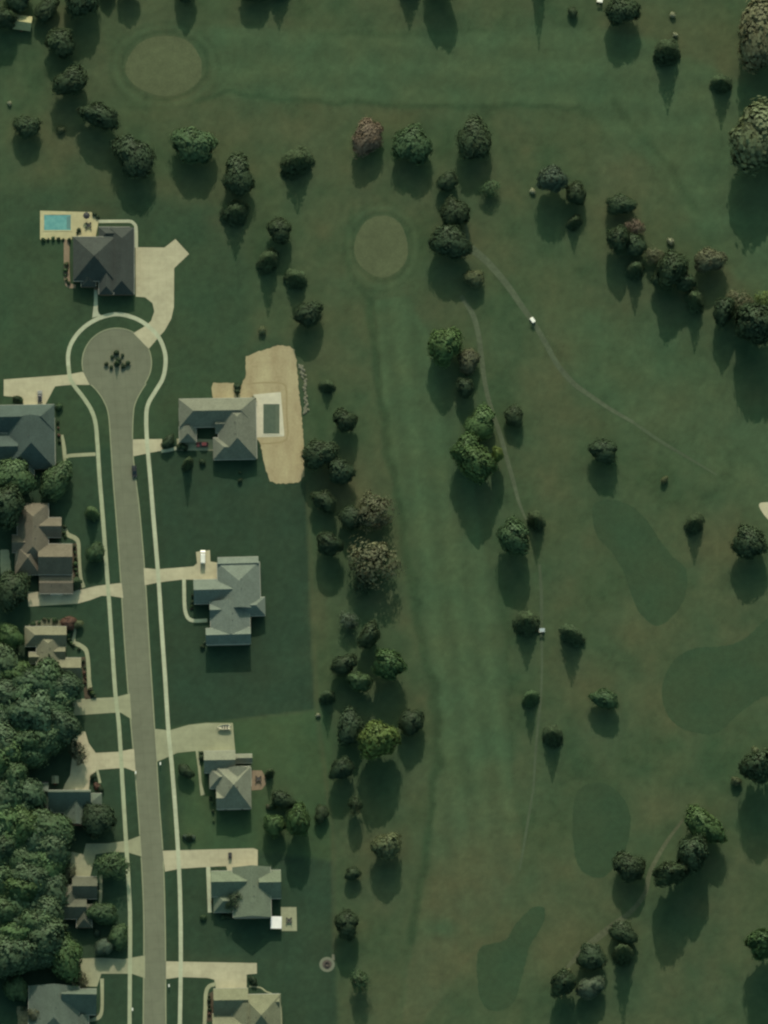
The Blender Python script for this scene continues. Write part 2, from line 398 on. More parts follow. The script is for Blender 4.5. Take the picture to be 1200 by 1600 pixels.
def turf_patch(pts, name, alb):
    """closer-mown patch of turf as a sheet just above the ground"""
    pts = catmull(pts, 8, True)
    o = sheet(name, pts, .012, GRASS, wobble=.8)
    me = o.data; n = len(me.vertices); co = np.empty(n * 3, np.float32); me.vertices.foreach_get('co', co); co = co.reshape(-1, 3)
    c = np.tile(alb - COAT_LIFT, (n, 1)) * (0.97 + .06 * vnoise(co[:, 0] / S, co[:, 1] / S, 20, 5))[:, None]
    at = me.color_attributes.new('Col', 'FLOAT_COLOR', 'POINT'); at.data.foreach_set('color', np.concatenate([c, np.ones((n, 1))], 1).ravel().astype(np.float32))
    return o
turf_patch([(927, 790), (955, 781), (985, 790), (1010, 812), (1032, 845), (1050, 868), (1072, 890), (1072, 925), (1058, 955), (1028, 978), (1000, 958), (985, 925), (972, 890), (955, 862), (932, 835)], 'tee_ground', TEE)
turf_patch([(1034, 1080), (1050, 1035), (1085, 1013), (1125, 1010), (1160, 1000), (1200, 965), (1230, 950), (1230, 1070), (1190, 1090), (1155, 1115), (1120, 1146), (1075, 1142), (1045, 1120)], 'tee_ground', TEE * 1.02)
turf_patch([(897, 1250), (912, 1228), (942, 1224), (968, 1240), (985, 1275), (980, 1320), (960, 1355), (935, 1372), (905, 1355), (895, 1310)], 'tee_ground', TEE * .98)
turf_patch([(745, 1500), (755, 1478), (790, 1468), (805, 1445), (830, 1420), (850, 1418), (848, 1445), (828, 1480), (815, 1530), (800, 1570), (770, 1580), (750, 1560)], 'tee_ground', TEE)
def ell(cx, cy, rx, ry, n=48, sq=0.0, cut=None):
    out = []
    for i in range(n):
        t = 2 * math.pi * i / n; k = 1 + .02 * math.sin(3 * t + cx) + .015 * math.sin(5 * t)
        x = cx + rx * k * math.cos(t); y = cy + ry * k * math.sin(t)
        if cut is not None: x = min(x, cut)
        out.append((x, y))
    return out
sheet('putting_green', ell(257, 103, 60, 47, cut=315), .016, GREEN, wobble=.5)
sheet('putting_green', ell(596, 385, 42, 48, cut=637), .016, GREEN, wobble=.5)
sheet('sand_bunker', catmull([(1186, 790), (1193, 785), (1212, 790), (1225, 830), (1208, 818), (1195, 806)], 6, True), .02, SAND)

# cart paths
ribbon('cart_path', [(736, 388), (760, 408), (790, 442), (815, 478), (834, 505), (852, 535), (870, 568), (895, 598), (922, 618), (955, 640), (990, 660)], [12, 11, 10, 9, 8, 8, 8, 8, 7, 6, 5], .02, PATH)
ribbon('cart_path', [(720, 462), (738, 490), (747, 520), (752, 555), (758, 600), (768, 640), (782, 680), (793, 720), (803, 755), (811, 785), (822, 812)], [7, 8, 8, 8, 7, 7, 7, 7, 6, 5, 3], .02, PATH)
FAINT = flat('worn_path', tone(70, 82, 62), .9, ((0.1, .9, 1.1), (0.7, .9, 1.1)))
ribbon('cart_path', [(988, 659), (1030, 688), (1075, 715), (1120, 742)], [4, 5, 4, 2], .018, FAINT)
ribbon('cart_path', [(847, 1036), (845, 1090), (838, 1160), (833, 1240)], [3, 4, 4, 3], .018, FAINT)
ribbon('cart_path', [(728, 350), (731, 372), (735, 392)], 4, .019, PATH)
ribbon('cart_path', [(843, 882), (846, 930), (846, 985), (847, 1040)], [4, 5, 5, 3], .02, FAINT)
ribbon('cart_path', [(886, 1512), (912, 1484), (950, 1452), (985, 1425), (1008, 1395), (1016, 1362), (1040, 1318), (1068, 1280)], [5, 10, 10, 8, 7, 7, 6, 4], .02, flat('sandy_path', tone(80, 86, 66), .9, ((0.1, .85, 1.15), (0.7, .82, 1.15))))
ribbon('cart_path', [(832, 1240), (822, 1300), (812, 1360)], [3, 4, 2], .02, FAINT)

# ------------------------------------------------------------------ the street
road_l = [(223, 1700), (223, 1600), (224, 1450), (221, 1360), (214.5, 1260), (208, 1180), (201, 1100), (193.5, 1000), (187.4, 900), (180, 800), (176, 750), (172.7, 700), (169, 650), (162, 628), (150, 610), (137, 598)]
road_r = [(229, 600), (221, 612), (213, 628), (209, 648), (208, 700), (213, 750), (219, 800), (227.5, 900), (233.5, 1000), (240, 1100), (245, 1180), (250, 1260), (255.7, 1340), (259, 1450), (260, 1600), (261, 1700)]
bulb = [(182.5 + 55 * math.cos(t), 567 + 55 * math.sin(t)) for t in np.linspace(R(145), R(395), 40)]
road_outline = catmull(road_l, 5)[:-1] + bulb + catmull(road_r, 5)
sheet('road', road_outline, .03, ROAD)

g40 = lambda p: F(40, 300, 4.286, p); gA = lambda p: F(0, 460, 4.286, p); gB = lambda p: F(200, 520, 3.75, p); gC = lambda p: F(0, 700, 4.286, p)
gD = lambda p: F(200, 840, 4, p); gE = lambda p: F(0, 940, 4.615, p); gG = lambda p: F(0, 1140, 4.615, p); gH = lambda p: F(0, 1360, 4.615, p)
gI = lambda p: F(220, 1100, 4, p); gJ = lambda p: F(220, 1300, 3.75, p)
drives = [
 (g40([(736, 370), (930, 372), (1003, 315), (1095, 415), (995, 510), (993, 770), (975, 850), (930, 930), (880, 985), (825, 1050), (722, 945), (790, 905), (840, 865), (862, 800), (850, 745), (800, 705), (738, 700)]), DRIVE),
 (gA([(25, 570), (450, 538), (556, 518), (600, 606), (480, 605), (370, 615), (355, 640), (300, 745), (155, 745), (150, 690), (25, 680)]), DRIVE),
 (gB([(28, 625), (200, 622), (200, 690), (130, 703), (40, 722), (30, 722)]), DRIVE),
 (gD([(98, 190), (180, 198), (410, 180), (432, 160), (425, 90), (512, 78), (515, 150), (570, 158), (562, 265), (340, 262), (190, 280), (104, 298)]), DRIVE),
 (gC([(185, 965), (480, 958), (560, 945), (640, 925), (720, 915), (814, 903), (826, 1005), (740, 990), (680, 990), (600, 1020), (520, 1042), (190, 1062)]), DRIVE),
 (gI([(85, 155), (180, 165), (300, 130), (410, 118), (575, 118), (592, 325), (395, 300), (350, 293), (230, 305), (100, 362)]), DRIVE2),
 (gE([(470, 722), (600, 700), (700, 695), (830, 690), (936, 662), (950, 850), (870, 800), (840, 800), (470, 825)]), DRIVE2),
 (gG([(520, 15), (615, 15), (640, 100), (690, 168), (850, 160), (966, 138), (978, 304), (900, 275), (700, 290), (650, 345), (640, 440), (450, 440), (470, 390), (505, 330), (520, 200)]), DRIVE),
 (gG([(620, 822), (780, 820), (920, 800), (1012, 765), (1022, 915), (920, 885), (780, 885), (690, 900), (650, 1060), (500, 1060), (515, 880), (600, 900)]), DRIVE2),
 (gJ([(128, 110), (660, 95), (685, 105), (685, 208), (510, 238), (500, 200), (390, 205), (230, 215), (142, 232)]), DRIVE),
 (gJ([(148, 758), (680, 768), (680, 830), (620, 835), (620, 920), (440, 915), (430, 865), (390, 855), (230, 850), (148, 862)]), DRIVE),
 (gH([(500, 640), (720, 630), (890, 640), (1046, 612), (1046, 778), (950, 745), (730, 745), (700, 838), (530, 835), (480, 760)]), DRIVE2),
]
for p, m in drives: sheet('driveway', p, .05, m)

walk_l = [(107, 572), (106.5, 555), (110.8, 538), (122.5, 520), (140, 505), (161, 495), (184, 491), (207.6, 496), (227.5, 506.5), (246, 524), (256, 545), (258.8, 565), (254.8, 590), (243, 611), (232, 630), (228.6, 650), (229.8, 690), (235, 750), (239, 800), (247.3, 900), (252.5, 980), (258, 1060), (263, 1140), (268.8, 1200), (277, 1310), (281.3, 1400), (282.5, 1500), (281, 1610), (281, 1700)]
walk_r = [(107, 572), (109.5, 590), (117, 604), (129.5, 620), (142.3, 640), (149, 660), (152, 690), (155.5, 745), (160, 800), (167.5, 900), (171.2, 950), (174.6, 1000), (180, 1080), (186.3, 1140), (193.5, 1260), (198.6, 1340), (202, 1400), (203.3, 1450), (202.5, 1600), (202.5, 1700)]
ribbon('pavement', walk_l, 6.3, .062, WALKM)
ribbon('pavement', walk_r, 6.2, .058, slab_mat('darker_pavement_concrete', tone(158, 164, 136), 1.5, 1.5, .8))  # left pavement in a somewhat darker concrete tone
def in_drive(p): return any(inside(p, d) for d, _ in drives)
def kerb_line(pts, off):
    """raised kerb 0.12 m high, dropped where a driveway crosses"""
    bm = bmesh.new(); run = []
    def flush():
        if len(run) < 2: run.clear(); return
        rows = []
        for i, p in enumerate(run):
            a = run[max(i - 1, 0)]; b = run[min(i + 1, len(run) - 1)]; dx, dy = b[0] - a[0], b[1] - a[1]; l = math.hypot(dx, dy) or 1
            nx, ny = -dy / l * off, dx / l * off
            o1 = P(*p); o2 = P(p[0] + nx, p[1] + ny)
            rows.append([bm.verts.new((*o1, .0)), bm.verts.new((*o1, .13)), bm.verts.new((*o2, .13)), bm.verts.new((*o2, .0))])
        for i in range(len(rows) - 1):
            for k in range(3): bm.faces.new((rows[i][k], rows[i][k + 1], rows[i + 1][k + 1], rows[i + 1][k]))
        bm.faces.new(rows[0]); bm.faces.new(rows[-1][::-1]); run.clear()
    for i in range(len(pts) - 1):
        k = max(1, int(math.dist(pts[i], pts[i + 1]) / 2.5))
        for j in range(k):
            t = j / k; p = (pts[i][0] + (pts[i + 1][0] - pts[i][0]) * t, pts[i][1] + (pts[i + 1][1] - pts[i][1]) * t)
            if in_drive(p): flush()
            else: run.append(p)
    flush()
    bmesh.ops.recalc_face_normals(bm, faces=bm.faces)
    return struct(obj('kerb', bm, KERB))
kerb_line(catmull(road_l, 5) + bulb + catmull(road_r, 5), 1.5)

# front walks
def walk(pts, w, m=WALKM, z=.066, smooth=True): return ribbon('garden_path', pts, w, z, m, smooth)
walk(g40([(490, 197), (640, 196), (700, 197), (725, 212), (740, 245), (742, 372)]), 5)
walk(g40([(470, 640), (470, 740), (468, 800), (475, 835)]), [5, 6, 8, 14])
walk(g40([(275, 318), (275, 480), (278, 590), (292, 625), (335, 632)]), [9, 9, 9, 8, 5], PINK)
walk(gA([(640, 1070), (560, 1074), (470, 1080), (435, 1090)]), 5.5, YARD)
walk(gA([(415, 940), (430, 1040), (436, 1150)]), [4, 6, 4], YARD, .07)
walk(gB([(195, 694), (240, 688), (285, 675), (300, 668)]), 5, WALKM)
walk(gC([(430, 520), (450, 575), (505, 605), (525, 640), (530, 720), (540, 860), (560, 935)]), [5, 7, 7, 6, 5, 5, 6], YARD)
walk(gE([(535, 165), (540, 215), (532, 290), (570, 312), (615, 345), (630, 390), (638, 470), (642, 560), (650, 640)]), [5, 4, 6, 7, 7, 6, 6, 6, 8], YARD)
walk(gG([(700, 290), (712, 340), (722, 385)]), 4, YARD)
walk(gH([(728, 30), (726, 180), (715, 270), (695, 320)]), 4.5, YARD)
walk(gH([(735, 780), (737, 900), (735, 1000), (720, 1050), (690, 1070), (640, 1085)]), [6, 5, 5, 6, 6, 4], YARD)
walk(gD([(350, 262), (352, 380), (358, 460), (378, 505), (415, 520), (495, 517)]), 5.6)
walk(gI([(350, 290), (365, 400), (374, 500), (388, 570)]), [4, 4, 4, 7], YARD)
walk(gJ([(395, 205), (400, 340), (405, 472)]), 6.4)
walk(gJ([(440, 890), (400, 905), (382, 945), (378, 1040), (370, 1200)]), 6, YARD)
walk(gJ([(636, 905), (700, 912), (735, 935), (770, 950), (808, 990), (822, 1050), (824, 1200)]), 2.2, YARD)
# yards, decks and bare ground
sheet('bare_dirt', gB([(690, 140), (760, 112), (880, 75), (950, 78), (975, 100), (988, 160), (1000, 330), (1018, 500), (1028, 640), (1032, 700), (1030, 840), (1005, 872), (970, 882), (870, 884), (830, 868), (815, 820), (800, 780), (785, 700), (770, 640), (700, 560), (640, 400), (655, 330), (690, 250)]), .022, DIRT, wobble=1.1)
sheet('bare_dirt', gB([(495, 292), (618, 295), (640, 380), (560, 420), (500, 400), (490, 340)]), .021, DIRT, wobble=.8)
ribbon('wheel_track', gB([(700, 300), (800, 292), (905, 298), (928, 340), (930, 480), (935, 600), (900, 640), (780, 650)]), [2, 2.5, 3, 3, 3, 3, 3, 2], .027, flat('damp_dirt', tone(143, 130, 98)))
sheet('patio', gC([(10, 680), (60, 680), (70, 780), (85, 900), (20, 900), (0, 800), (0, 690)]), .03, YARD, wobble=.6)
sheet('patio', gE([(170, 190), (260, 140), (380, 120), (440, 140), (480, 175), (480, 260), (180, 260)]), .03, flat('patio_stone', (.13, .13, .085), .9, ((1, .8, 1.2),)), wobble=.5)
sheet('patio', gI([(690, 415), (755, 415), (780, 455), (780, 505), (755, 535), (692, 540)]), .04, PINK)
sheet('patio', gJ([(820, 440), (912, 440), (915, 580), (822, 580)]), .04, YARD)
sheet('patio', gB([(285, 620), (520, 625), (580, 690), (290, 690)]), .03, YARD)
sheet('planting_bed', g40([(692, 250), (722, 250), (728, 690), (700, 690)]), .05, flat('bed_mulch', (.12, .115, .06), .95, ((1.2, .7, 1.3),)), wobble=.4)
sheet('planting_bed', gC([(480, 640), (512, 640), (528, 900), (545, 945), (490, 945)]), .05, MULCH, wobble=.4)
sheet('planting_bed', gE([(585, 400), (615, 400), (625, 620), (660, 700), (610, 705), (600, 600)]), .05, MULCH, wobble=.4)
sheet('planting_bed', gJ([(385, 960), (425, 930), (425, 1110), (385, 1110)]), .05, MULCH, wobble=.4)
sheet('planting_bed', gJ([(730, 945), (790, 975), (815, 1110), (700, 1110), (640, 960)]), .045, MULCH, wobble=.4)
sheet('planting_bed', gH([(120, 980), (280, 985), (290, 1110), (130, 1110)]), .05, flat('dry_bed', (.16, .15, .09), .95, ((1.0, .6, 1.4),)), wobble=.8)

# ------------------------------------------------------------------ swimming pools
def pool(loc_pts, deck_pts, coping_mat, water_mat_, label, step=None):
    xs = [P(*p)[0] for p in loc_pts]; ys = [P(*p)[1] for p in loc_pts]
    cx, cy = sum(xs) / len(xs), sum(ys) / len(ys)
    e = empty('swimming_pool', (cx, cy, 0)); tag(e, label, 'swimming pool')
    x0, x1, y0, y1 = min(xs) - cx, max(xs) - cx, min(ys) - cy, max(ys) - cy
    bm = bmesh.new(); w = .45
    for a in ((x0 - w, x1 + w, y1, y1 + w), (x0 - w, x1 + w, y0 - w, y0), (x0 - w, x0, y0, y1), (x1, x1 + w, y0, y1)): box(bm, *a, .0, .16)
    obj('coping', bm, coping_mat, e)
    bm = bmesh.new(); v = [bm.verts.new(c) for c in ((x0, y0, .085), (x1, y0, .085), (x1, y1, .085), (x0, y1, .085))]; bm.faces.new(v)
    obj('water', bm, water_mat_, e)
    bm = bmesh.new(); box(bm, x1 - 1.6, x1 - .02, y0 + .5, y1 - .5, -.2, .095) 
    obj('step', bm, flat('pool_step', (.10, .20, .19) if water_mat_ is POOLBLUE else (.085, .11, .075)), e)
    return e
sheet('pool_deck', g40([(97, 125), (440, 135), (470, 165), (490, 190), (470, 297), (310, 300), (310, 318), (97, 318)]), .055, DECKT)
pool(g40([(124, 153), (303, 256)]), None, DECKT, POOLBLUE, 'rectangular turquoise swimming pool in the tan deck beside the northern dark-roofed house')
sheet('pool_deck', gB([(735, 362), (895, 347), (916, 600), (912, 607), (748, 613), (748, 525), (728, 520), (728, 500), (745, 480)]), .055, DECKW)
p2 = pool(gB([(793, 418), (888, 592)]), None, DECKW, POOLGREY, 'grey-green swimming pool framed by a white deck in the middle of the bare tan lot')
bm = bmesh.new(); box(bm, -4.1, -12.7 * .0 - 3.2, -1.3, 1.2 + 1.0, -.2, .19)
obj('spa_ledge', bm, flat('spa_cover', (.11, .13, .09)), p2, (-9.4 + 0.0 + 5.9 - 0.9, 1.0, 0))

# ------------------------------------------------------------------ houses
def part_mesh(name, mat, parent): return (bmesh.new(), name, mat, parent)
def house(name, label, sheet_fn, blocks, roof_rgb, wall_mat=WALLM, rot=0.0, garage=None, door=None, overhang=.45, cat='house', decks=()):
    """blocks: (x0,y0,x1,y1,ridge axis,eave height,pitch,hip at low end,hip at high end); low end = west for x ridges, south (map bottom) for y ridges"""
    pts = []
    for b in blocks: pts += sheet_fn([(b[0], b[1]), (b[2], b[3])])
    cx = sum(p[0] for p in pts) / len(pts); cy = sum(p[1] for p in pts) / len(pts)
    wx, wy = P(cx, cy); rz = R(rot)
    e = empty(name, (wx, wy, 0), rz); tag(e, label, cat)
    c, s = math.cos(-rz), math.sin(-rz)
    def loc(px, py):
        X, Y = P(px, py); X -= wx; Y -= wy; return (X * c - Y * s, X * s + Y * c)
    rb = bmesh.new(); wb = bmesh.new(); gb = bmesh.new(); wins = []
    for k, b in enumerate(blocks):
        x0p, y0p, x1p, y1p, ax, eh, pit, h0, h1 = b[:9]; rf = b[9] if len(b) > 9 else .5
        q = sheet_fn([(x0p, y0p), (x1p, y1p)]); mx, my = (q[0][0] + q[1][0]) / 2, (q[0][1] + q[1][1]) / 2
        ox, oy = loc(mx, my); W = abs(q[1][0] - q[0][0]) * S; H = abs(q[1][1] - q[0][1]) * S
        eh += k * .013
        if ax == 'x': L, sp = W / 2, H / 2; T = Matrix.Translation((ox, oy, 0))
        else: L, sp = H / 2, W / 2; T = Matrix.Translation((ox, oy, 0)) @ Matrix.Rotation(R(90), 4, 'Z')
        ry = sp - 2 * sp * rf; rise = max(sp + ry, sp * .9) * pit; th = .24; sl_n = rise / (sp - ry); sl_s = rise / (sp + ry)
        def V(bm_, x, y, z): return bm_.verts.new(T @ Vector((x, y, z)))
        hx0 = -L + (min(sp, L) if h0 else 0); hx1 = L - (min(sp, L) if h1 else 0)
        if h0 and h1 and L <= sp: rise = L * pit if False else rise; hx0 = -.01; hx1 = .01
        if h0 or h1:
            a = [V(rb, -L, -sp, eh), V(rb, L, -sp, eh), V(rb, L, sp, eh), V(rb, -L, sp, eh)]
            lo = [V(rb, -L, -sp, eh - th), V(rb, L, -sp, eh - th), V(rb, L, sp, eh - th), V(rb, -L, sp, eh - th)]
            r0, r1 = V(rb, hx0, ry, eh + rise), V(rb, hx1, ry, eh + rise)
            rb.faces.new((a[0], a[1], r1, r0)); rb.faces.new((a[2], a[3], r0, r1)); rb.faces.new((a[1], a[2], r1)); rb.faces.new((a[3], a[0], r0))
            for i in range(4): rb.faces.new((lo[i], lo[(i + 1) % 4], a[(i + 1) % 4], a[i]))
            rb.faces.new(lo[::-1])
        else:
            for sg in (-1, 1):
                o0 = [V(rb, x, sg * sp, eh) for x in (-L, L)]; o1 = [V(rb, x, ry, eh + rise) for x in (-L, L)]
                i0 = [V(rb, x, sg * sp, eh - th) for x in (-L, L)]; i1 = [V(rb, x, ry, eh + rise - th) for x in (-L, L)]
                fs = [(o0[0], o0[1], o1[1], o1[0]), (i1[0], i1[1], i0[1], i0[0]), (o0[0], i0[0], i0[1], o0[1]), (o0[0], o1[0], i1[0], i0[0]), (o0[1], i0[1], i1[1], o1[1])]
                for f in fs: rb.faces.new(f if sg < 0 else f[::-1])
        # walls
        l2, s2 = L - overhang, sp - overhang
        if not (h0 or h1):
            zn = eh + overhang * sl_n - th - .03; zs = eh + overhang * sl_s - th - .03; za = eh + rise - th - .03
            A = [V(wb, -l2, -s2, 0), V(wb, -l2, s2, 0), V(wb, -l2, s2, min(zn, za)), V(wb, -l2, min(ry, s2 - .02), za), V(wb, -l2, -s2, zs)]
            B = [V(wb, l2, -s2, 0), V(wb, l2, s2, 0), V(wb, l2, s2, min(zn, za)), V(wb, l2, min(ry, s2 - .02), za), V(wb, l2, -s2, zs)]
            wb.faces.new(A[::-1]); wb.faces.new(B)
            for i in range(5):
                if i == 0: continue
                j = (i + 1) % 5; wb.faces.new((A[i], A[j], B[j], B[i]))
        else:
            v = [V(wb, x, y, z) for z in (0, eh - .1) for x, y in ((-l2, -s2), (l2, -s2), (l2, s2), (-l2, s2))]
            for f in ((4, 5, 6, 7), (0, 1, 5, 4), (1, 2, 6, 5), (2, 3, 7, 6), (3, 0, 4, 7)): wb.faces.new([v[i] for i in f])
        # gutters along the eaves
        for sg in (-1, 1) if len(blocks) > 1 else ():
            y0, y1 = sorted((sg * (sp + .003), sg * (sp + .14)))
            for c0 in ((-L, L, y0, y1),):
                v = [V(gb, x, y, z) for z in (eh - .16, eh - .02) for x, y in ((c0[0], c0[2]), (c0[1], c0[2]), (c0[1], c0[3]), (c0[0], c0[3]))]
                for f in ((3, 2, 1, 0), (4, 5, 6, 7), (0, 1, 5, 4), (1, 2, 6, 5), (2, 3, 7, 6), (3, 0, 4, 7)): gb.faces.new([v[i] for i in f])
        if k < 3 and l2 > 1.5:
            for sg in (-1, 1):
                n = max(1, int(l2 * 2 / 4.5))
                for i in range(n): wins.append((T, (-l2 + (i + .5) * 2 * l2 / n, sg * s2, 1.0), sg))
    bmesh.ops.recalc_face_normals(rb, faces=rb.faces); bmesh.ops.recalc_face_normals(wb, faces=wb.faces)
    obj('wall', wb, wall_mat, e)
    ro = obj('roof', rb, shingle('shingles', roof_rgb), e)
    if len(blocks) > 1: obj('gutter', gb, TRIM, ro)
    else: gb.free()
    # roof vents and plumbing stacks beside the main ridges
    for k, b in enumerate(blocks[:3] if len(blocks) > 1 else ()):
        q = sheet_fn([(b[0], b[1]), (b[2], b[3])]); ox, oy = loc((q[0][0] + q[1][0]) / 2, (q[0][1] + q[1][1]) / 2)
        W = abs(q[1][0] - q[0][0]) * S; H = abs(q[1][1] - q[0][1]) * S; sp = (H if b[4] == 'x' else W) / 2
        for t in (-.22, .18):
            dx, dy = (t * W * .6, -.9) if b[4] == 'x' else (-.9 if k % 2 else .9, t * H * .5)
            z = b[5] + k * .013 + (sp - .9) * b[6] * (1 if len(b) < 10 else .8)
            v = bmesh.new(); box(v, ox + dx - .2, ox + dx + .2, oy + dy - .2, oy + dy + .2, z - .3, z + .28, (.05, .05)); obj('vent', v, METAL, ro)
    for T, (x, y, z), sg in wins[:12]:
        b = bmesh.new(); y0, y1 = sorted((y - sg * .05, y + sg * .06)); box(b, x - .65, x + .65, y0, y1, z, z + 1.3)
        bmesh.ops.transform(b, matrix=T, verts=b.verts); w = obj('window', b, TRIM, e)
        b = bmesh.new(); y0, y1 = sorted((y - sg * .02, y + sg * .08)); box(b, x - .55, x + .55, y0, y1, z + .1, z + 1.2)
        bmesh.ops.transform(b, matrix=T, verts=b.verts); obj('pane', b, GLASS, w)
    def plate(nm, mat, spec, w, h):
        (px, py), face = spec; X, Y = loc(*sheet_fn([(px, py)])[0]); b = bmesh.new()
        d = {'n': (0, 1), 's': (0, -1), 'e': (1, 0), 'w': (-1, 0)}[face]
        if d[0] == 0: box(b, X - w / 2, X + w / 2, Y - .06, Y + .06, 0.03, h)
        else: box(b, X - .06, X + .06, Y - w / 2, Y + w / 2, 0.03, h)
        return obj(nm, b, mat, e)
    if garage: plate('garage_door', GARAGE, garage, 4.8, 2.3)
    if door:
        d = plate('door', DOORM, door, 1.1, 2.1)
    e.location.y -= 4.0 * math.tan(TILT)
    for d in decks:
        q = sheet_fn([(d[0], d[1]), (d[2], d[3])]); a = loc(*q[0]); b_ = loc(*q[1]); b = bmesh.new()
        x0, x1 = sorted((a[0], b_[0])); y0, y1 = sorted((a[1], b_[1])); n = int((y1 - y0) / .5)
        for i in range(n): box(b, x0, x1, y0 + i * .5, y0 + i * .5 + .42, .4, .55)
        for x in (x0 + .1, x1 - .3):
            for y in (y0 + .1, y1 - .3): box(b, x, x + .2, y, y + .2, 0, .4)
        obj('deck', b, WOODD, e)
    return e

PT = .82
# upper house with the blue pool
house('detached_house', 'large dark grey hip-roofed house between the blue pool and the cul-de-sac', g40, [
    (318, 298, 600, 600, 'x', 4.4, .74, 1, 1), (560, 232, 727, 690, 'y', 3.6, .74, 1, 1), (372, 420, 470, 636, 'y', 3.6, .75, 1, 0), (490, 425, 590, 690, 'y', 4.2, .8, 1, 0), (488, 230, 700, 330, 'x', 3.0, .74, 1, 1)],
    tone(59, 64, 61, 1.1), BRICK, 0, garage=((729, 520), 'e'), door=((470, 640), 's'))
house('detached_house', 'slate-roofed house cut by the left frame edge beside the cul-de-sac driveway with a dark car', gA, [
    (-180, 738, 366, 925, 'x', 3.6, PT, 0, 1), (48, 822, 368, 1172, 'y', 3.5, .74, 1, 0), (150, 1050, 228, 1215, 'y', 3.2, .74, 1, 0), (-190, 930, 120, 1130, 'x', 3.2, .74, 0, 0)],
    tone(66, 78, 74, 1.1), WALLM, 1.0, garage=((230, 735), 'n'), door=((368, 1050), 'e'))
house('detached_house', 'brown-roofed house left of the street with a curved front walk, shaded by trees above it', gC, [
    (115, 366, 325, 780, 'y', 4.2, .74, 1, 1), (255, 640, 485, 850, 'x', 4.0, PT, 0, 0), (262, 836, 490, 972, 'x', 2.9, .3, 0, 0), (260, 465, 412, 600, 'x', 4.0, PT, 0, 0), (80, 580, 230, 700, 'x', 3.8, PT, 0, 0), (100, 640, 270, 850, 'x', 3.4, .74, 1, 1)],
    tone(96, 91, 79, 1.1), BRICK, 0, garage=((380, 972), 's'), door=((412, 560), 'e'))
house('detached_house', 'tan-roofed house with a curling pale front walk and a red shrub at its upper corner', gE, [
    (262, 230, 428, 520, 'y', 4.4, .74, 1, 1), (178, 178, 480, 325, 'x', 4.0, PT, 1, 0), (300, 312, 472, 424, 'x', 3.8, PT, 0, 0), (206, 362, 330, 446, 'x', 3.6, PT, 0, 0), (405, 402, 586, 575, 'x', 3.6, PT, 0, 0), (290, 400, 420, 560, 'y', 3.6, .74, 1, 0)],
    tone(107, 106, 88, 1.1), WALLM, 0, garage=((520, 575), 's'), door=((472, 370), 'e'))
house('detached_house', 'dark house with pointed grey gables below the flared tan driveway on the left', gG, [
    (345, 434, 655, 600, 'x', 3.8, .8, 0, 0, .2), (462, 470, 640, 690, 'y', 3.8, .75, 0, 0), (325, 470, 405, 594, 'y', 3.4, .85, 0, 0), (560, 455, 735, 610, 'x', 3.2, .74, 0, 1), (212, 380, 350, 520, 'x', 2.6, .74, 0, 0)],
    tone(80, 90, 80, 1.1), BRICK, 0, garage=((560, 432), 'n'), door=((600, 690), 's'), decks=((212, 352, 350, 378),))
house('detached_house', 'dark grey house with small lit gables tucked against the woodland, below a yellowish forecourt', gH, [
    (520, 42, 702, 205, 'x', 3.6, PT, 0, 0), (430, 195, 625, 350, 'x', 3.8, .74, 0, 0), (552, 240, 662, 412, 'y', 3.4, .8, 1, 1), (372, 100, 560, 330, 'x', 3.4, .74, 1, 1)],
    tone(82, 84, 72, 1.1), BRICK, 0, garage=((610, 42), 'n'), door=((702, 120), 'e'))
house('detached_house', 'grey-roofed house cut by the bottom frame edge left of the street', gH, [
    (205, 832, 570, 1260, 'y', 4.6, .5, 1, 0), (440, 850, 696, 1040, 'x', 3.8, PT, 0, 0, .32), (540, 1040, 640, 1200, 'y', 3.4, .74, 1, 0)],
    tone(84, 94, 84, 1.1), WALLM, -1, garage=((600, 850), 'n'), door=((696, 1030), 'e'))
house('detached_house', 'grey-tan L-shaped house beside the white pool deck and the bare dirt lot', gB, [
    (298, 382, 745, 552, 'x', 3.8, PT, 1, 1), (528, 392, 752, 742, 'y', 3.7, .74, 1, 1), (510, 488, 640, 586, 'x', 3.5, .74, 0, 0), (498, 610, 748, 742, 'x', 3.5, .74, 1, 1), (300, 545, 400, 640, 'y', 3.0, .74, 1, 0)],
    tone(102, 105, 93, 1.1), WALLM, 1.0, garage=((298, 470), 'w'), door=((510, 620), 'w'))
house('detached_house', 'pale grey many-gabled house on the dark lawn, with the white van parked above it', gD, [
    (560, 150, 826, 450, 'y', 4.4, .55, 0, 1), (410, 258, 690, 412, 'x', 3.8, PT, 0, 0), (515, 395, 762, 616, 'y', 4.6, .48, 0, 0), (690, 372, 858, 490, 'x', 3.9, .8, 0, 1), (510, 398, 660, 520, 'x', 3.8, PT, 0, 0), (486, 566, 768, 670, 'x', 5.0, .95, 0, 0), (560, 118, 816, 212, 'x', 3.0, PT, 0, 0)],
    tone(97, 106, 98, 1.1), WALLM, 1.5, garage=((500, 258), 'n'), door=((520, 500), 'w'))
house('detached_house', 'compact light grey hip-roofed house below the driveway with the small boat', gI, [
    (470, 392, 690, 660, 'x', 5.2, .74, 1, 1), (394, 292, 592, 430, 'x', 4.2, PT, 0, 0), (428, 402, 585, 530, 'x', 4.4, PT, 1, 0), (585, 310, 697, 368, 'x', 3.2, .74, 0, 0), (472, 540, 600, 660, 'x', 4.9, .82, 0, 0), (520, 400, 690, 520, 'y', 4.8, .75, 0, 0)],
    tone(110, 113, 99, 1.1), WALLM, 1.0, garage=((490, 292), 'n'), door=((428, 480), 'w'))
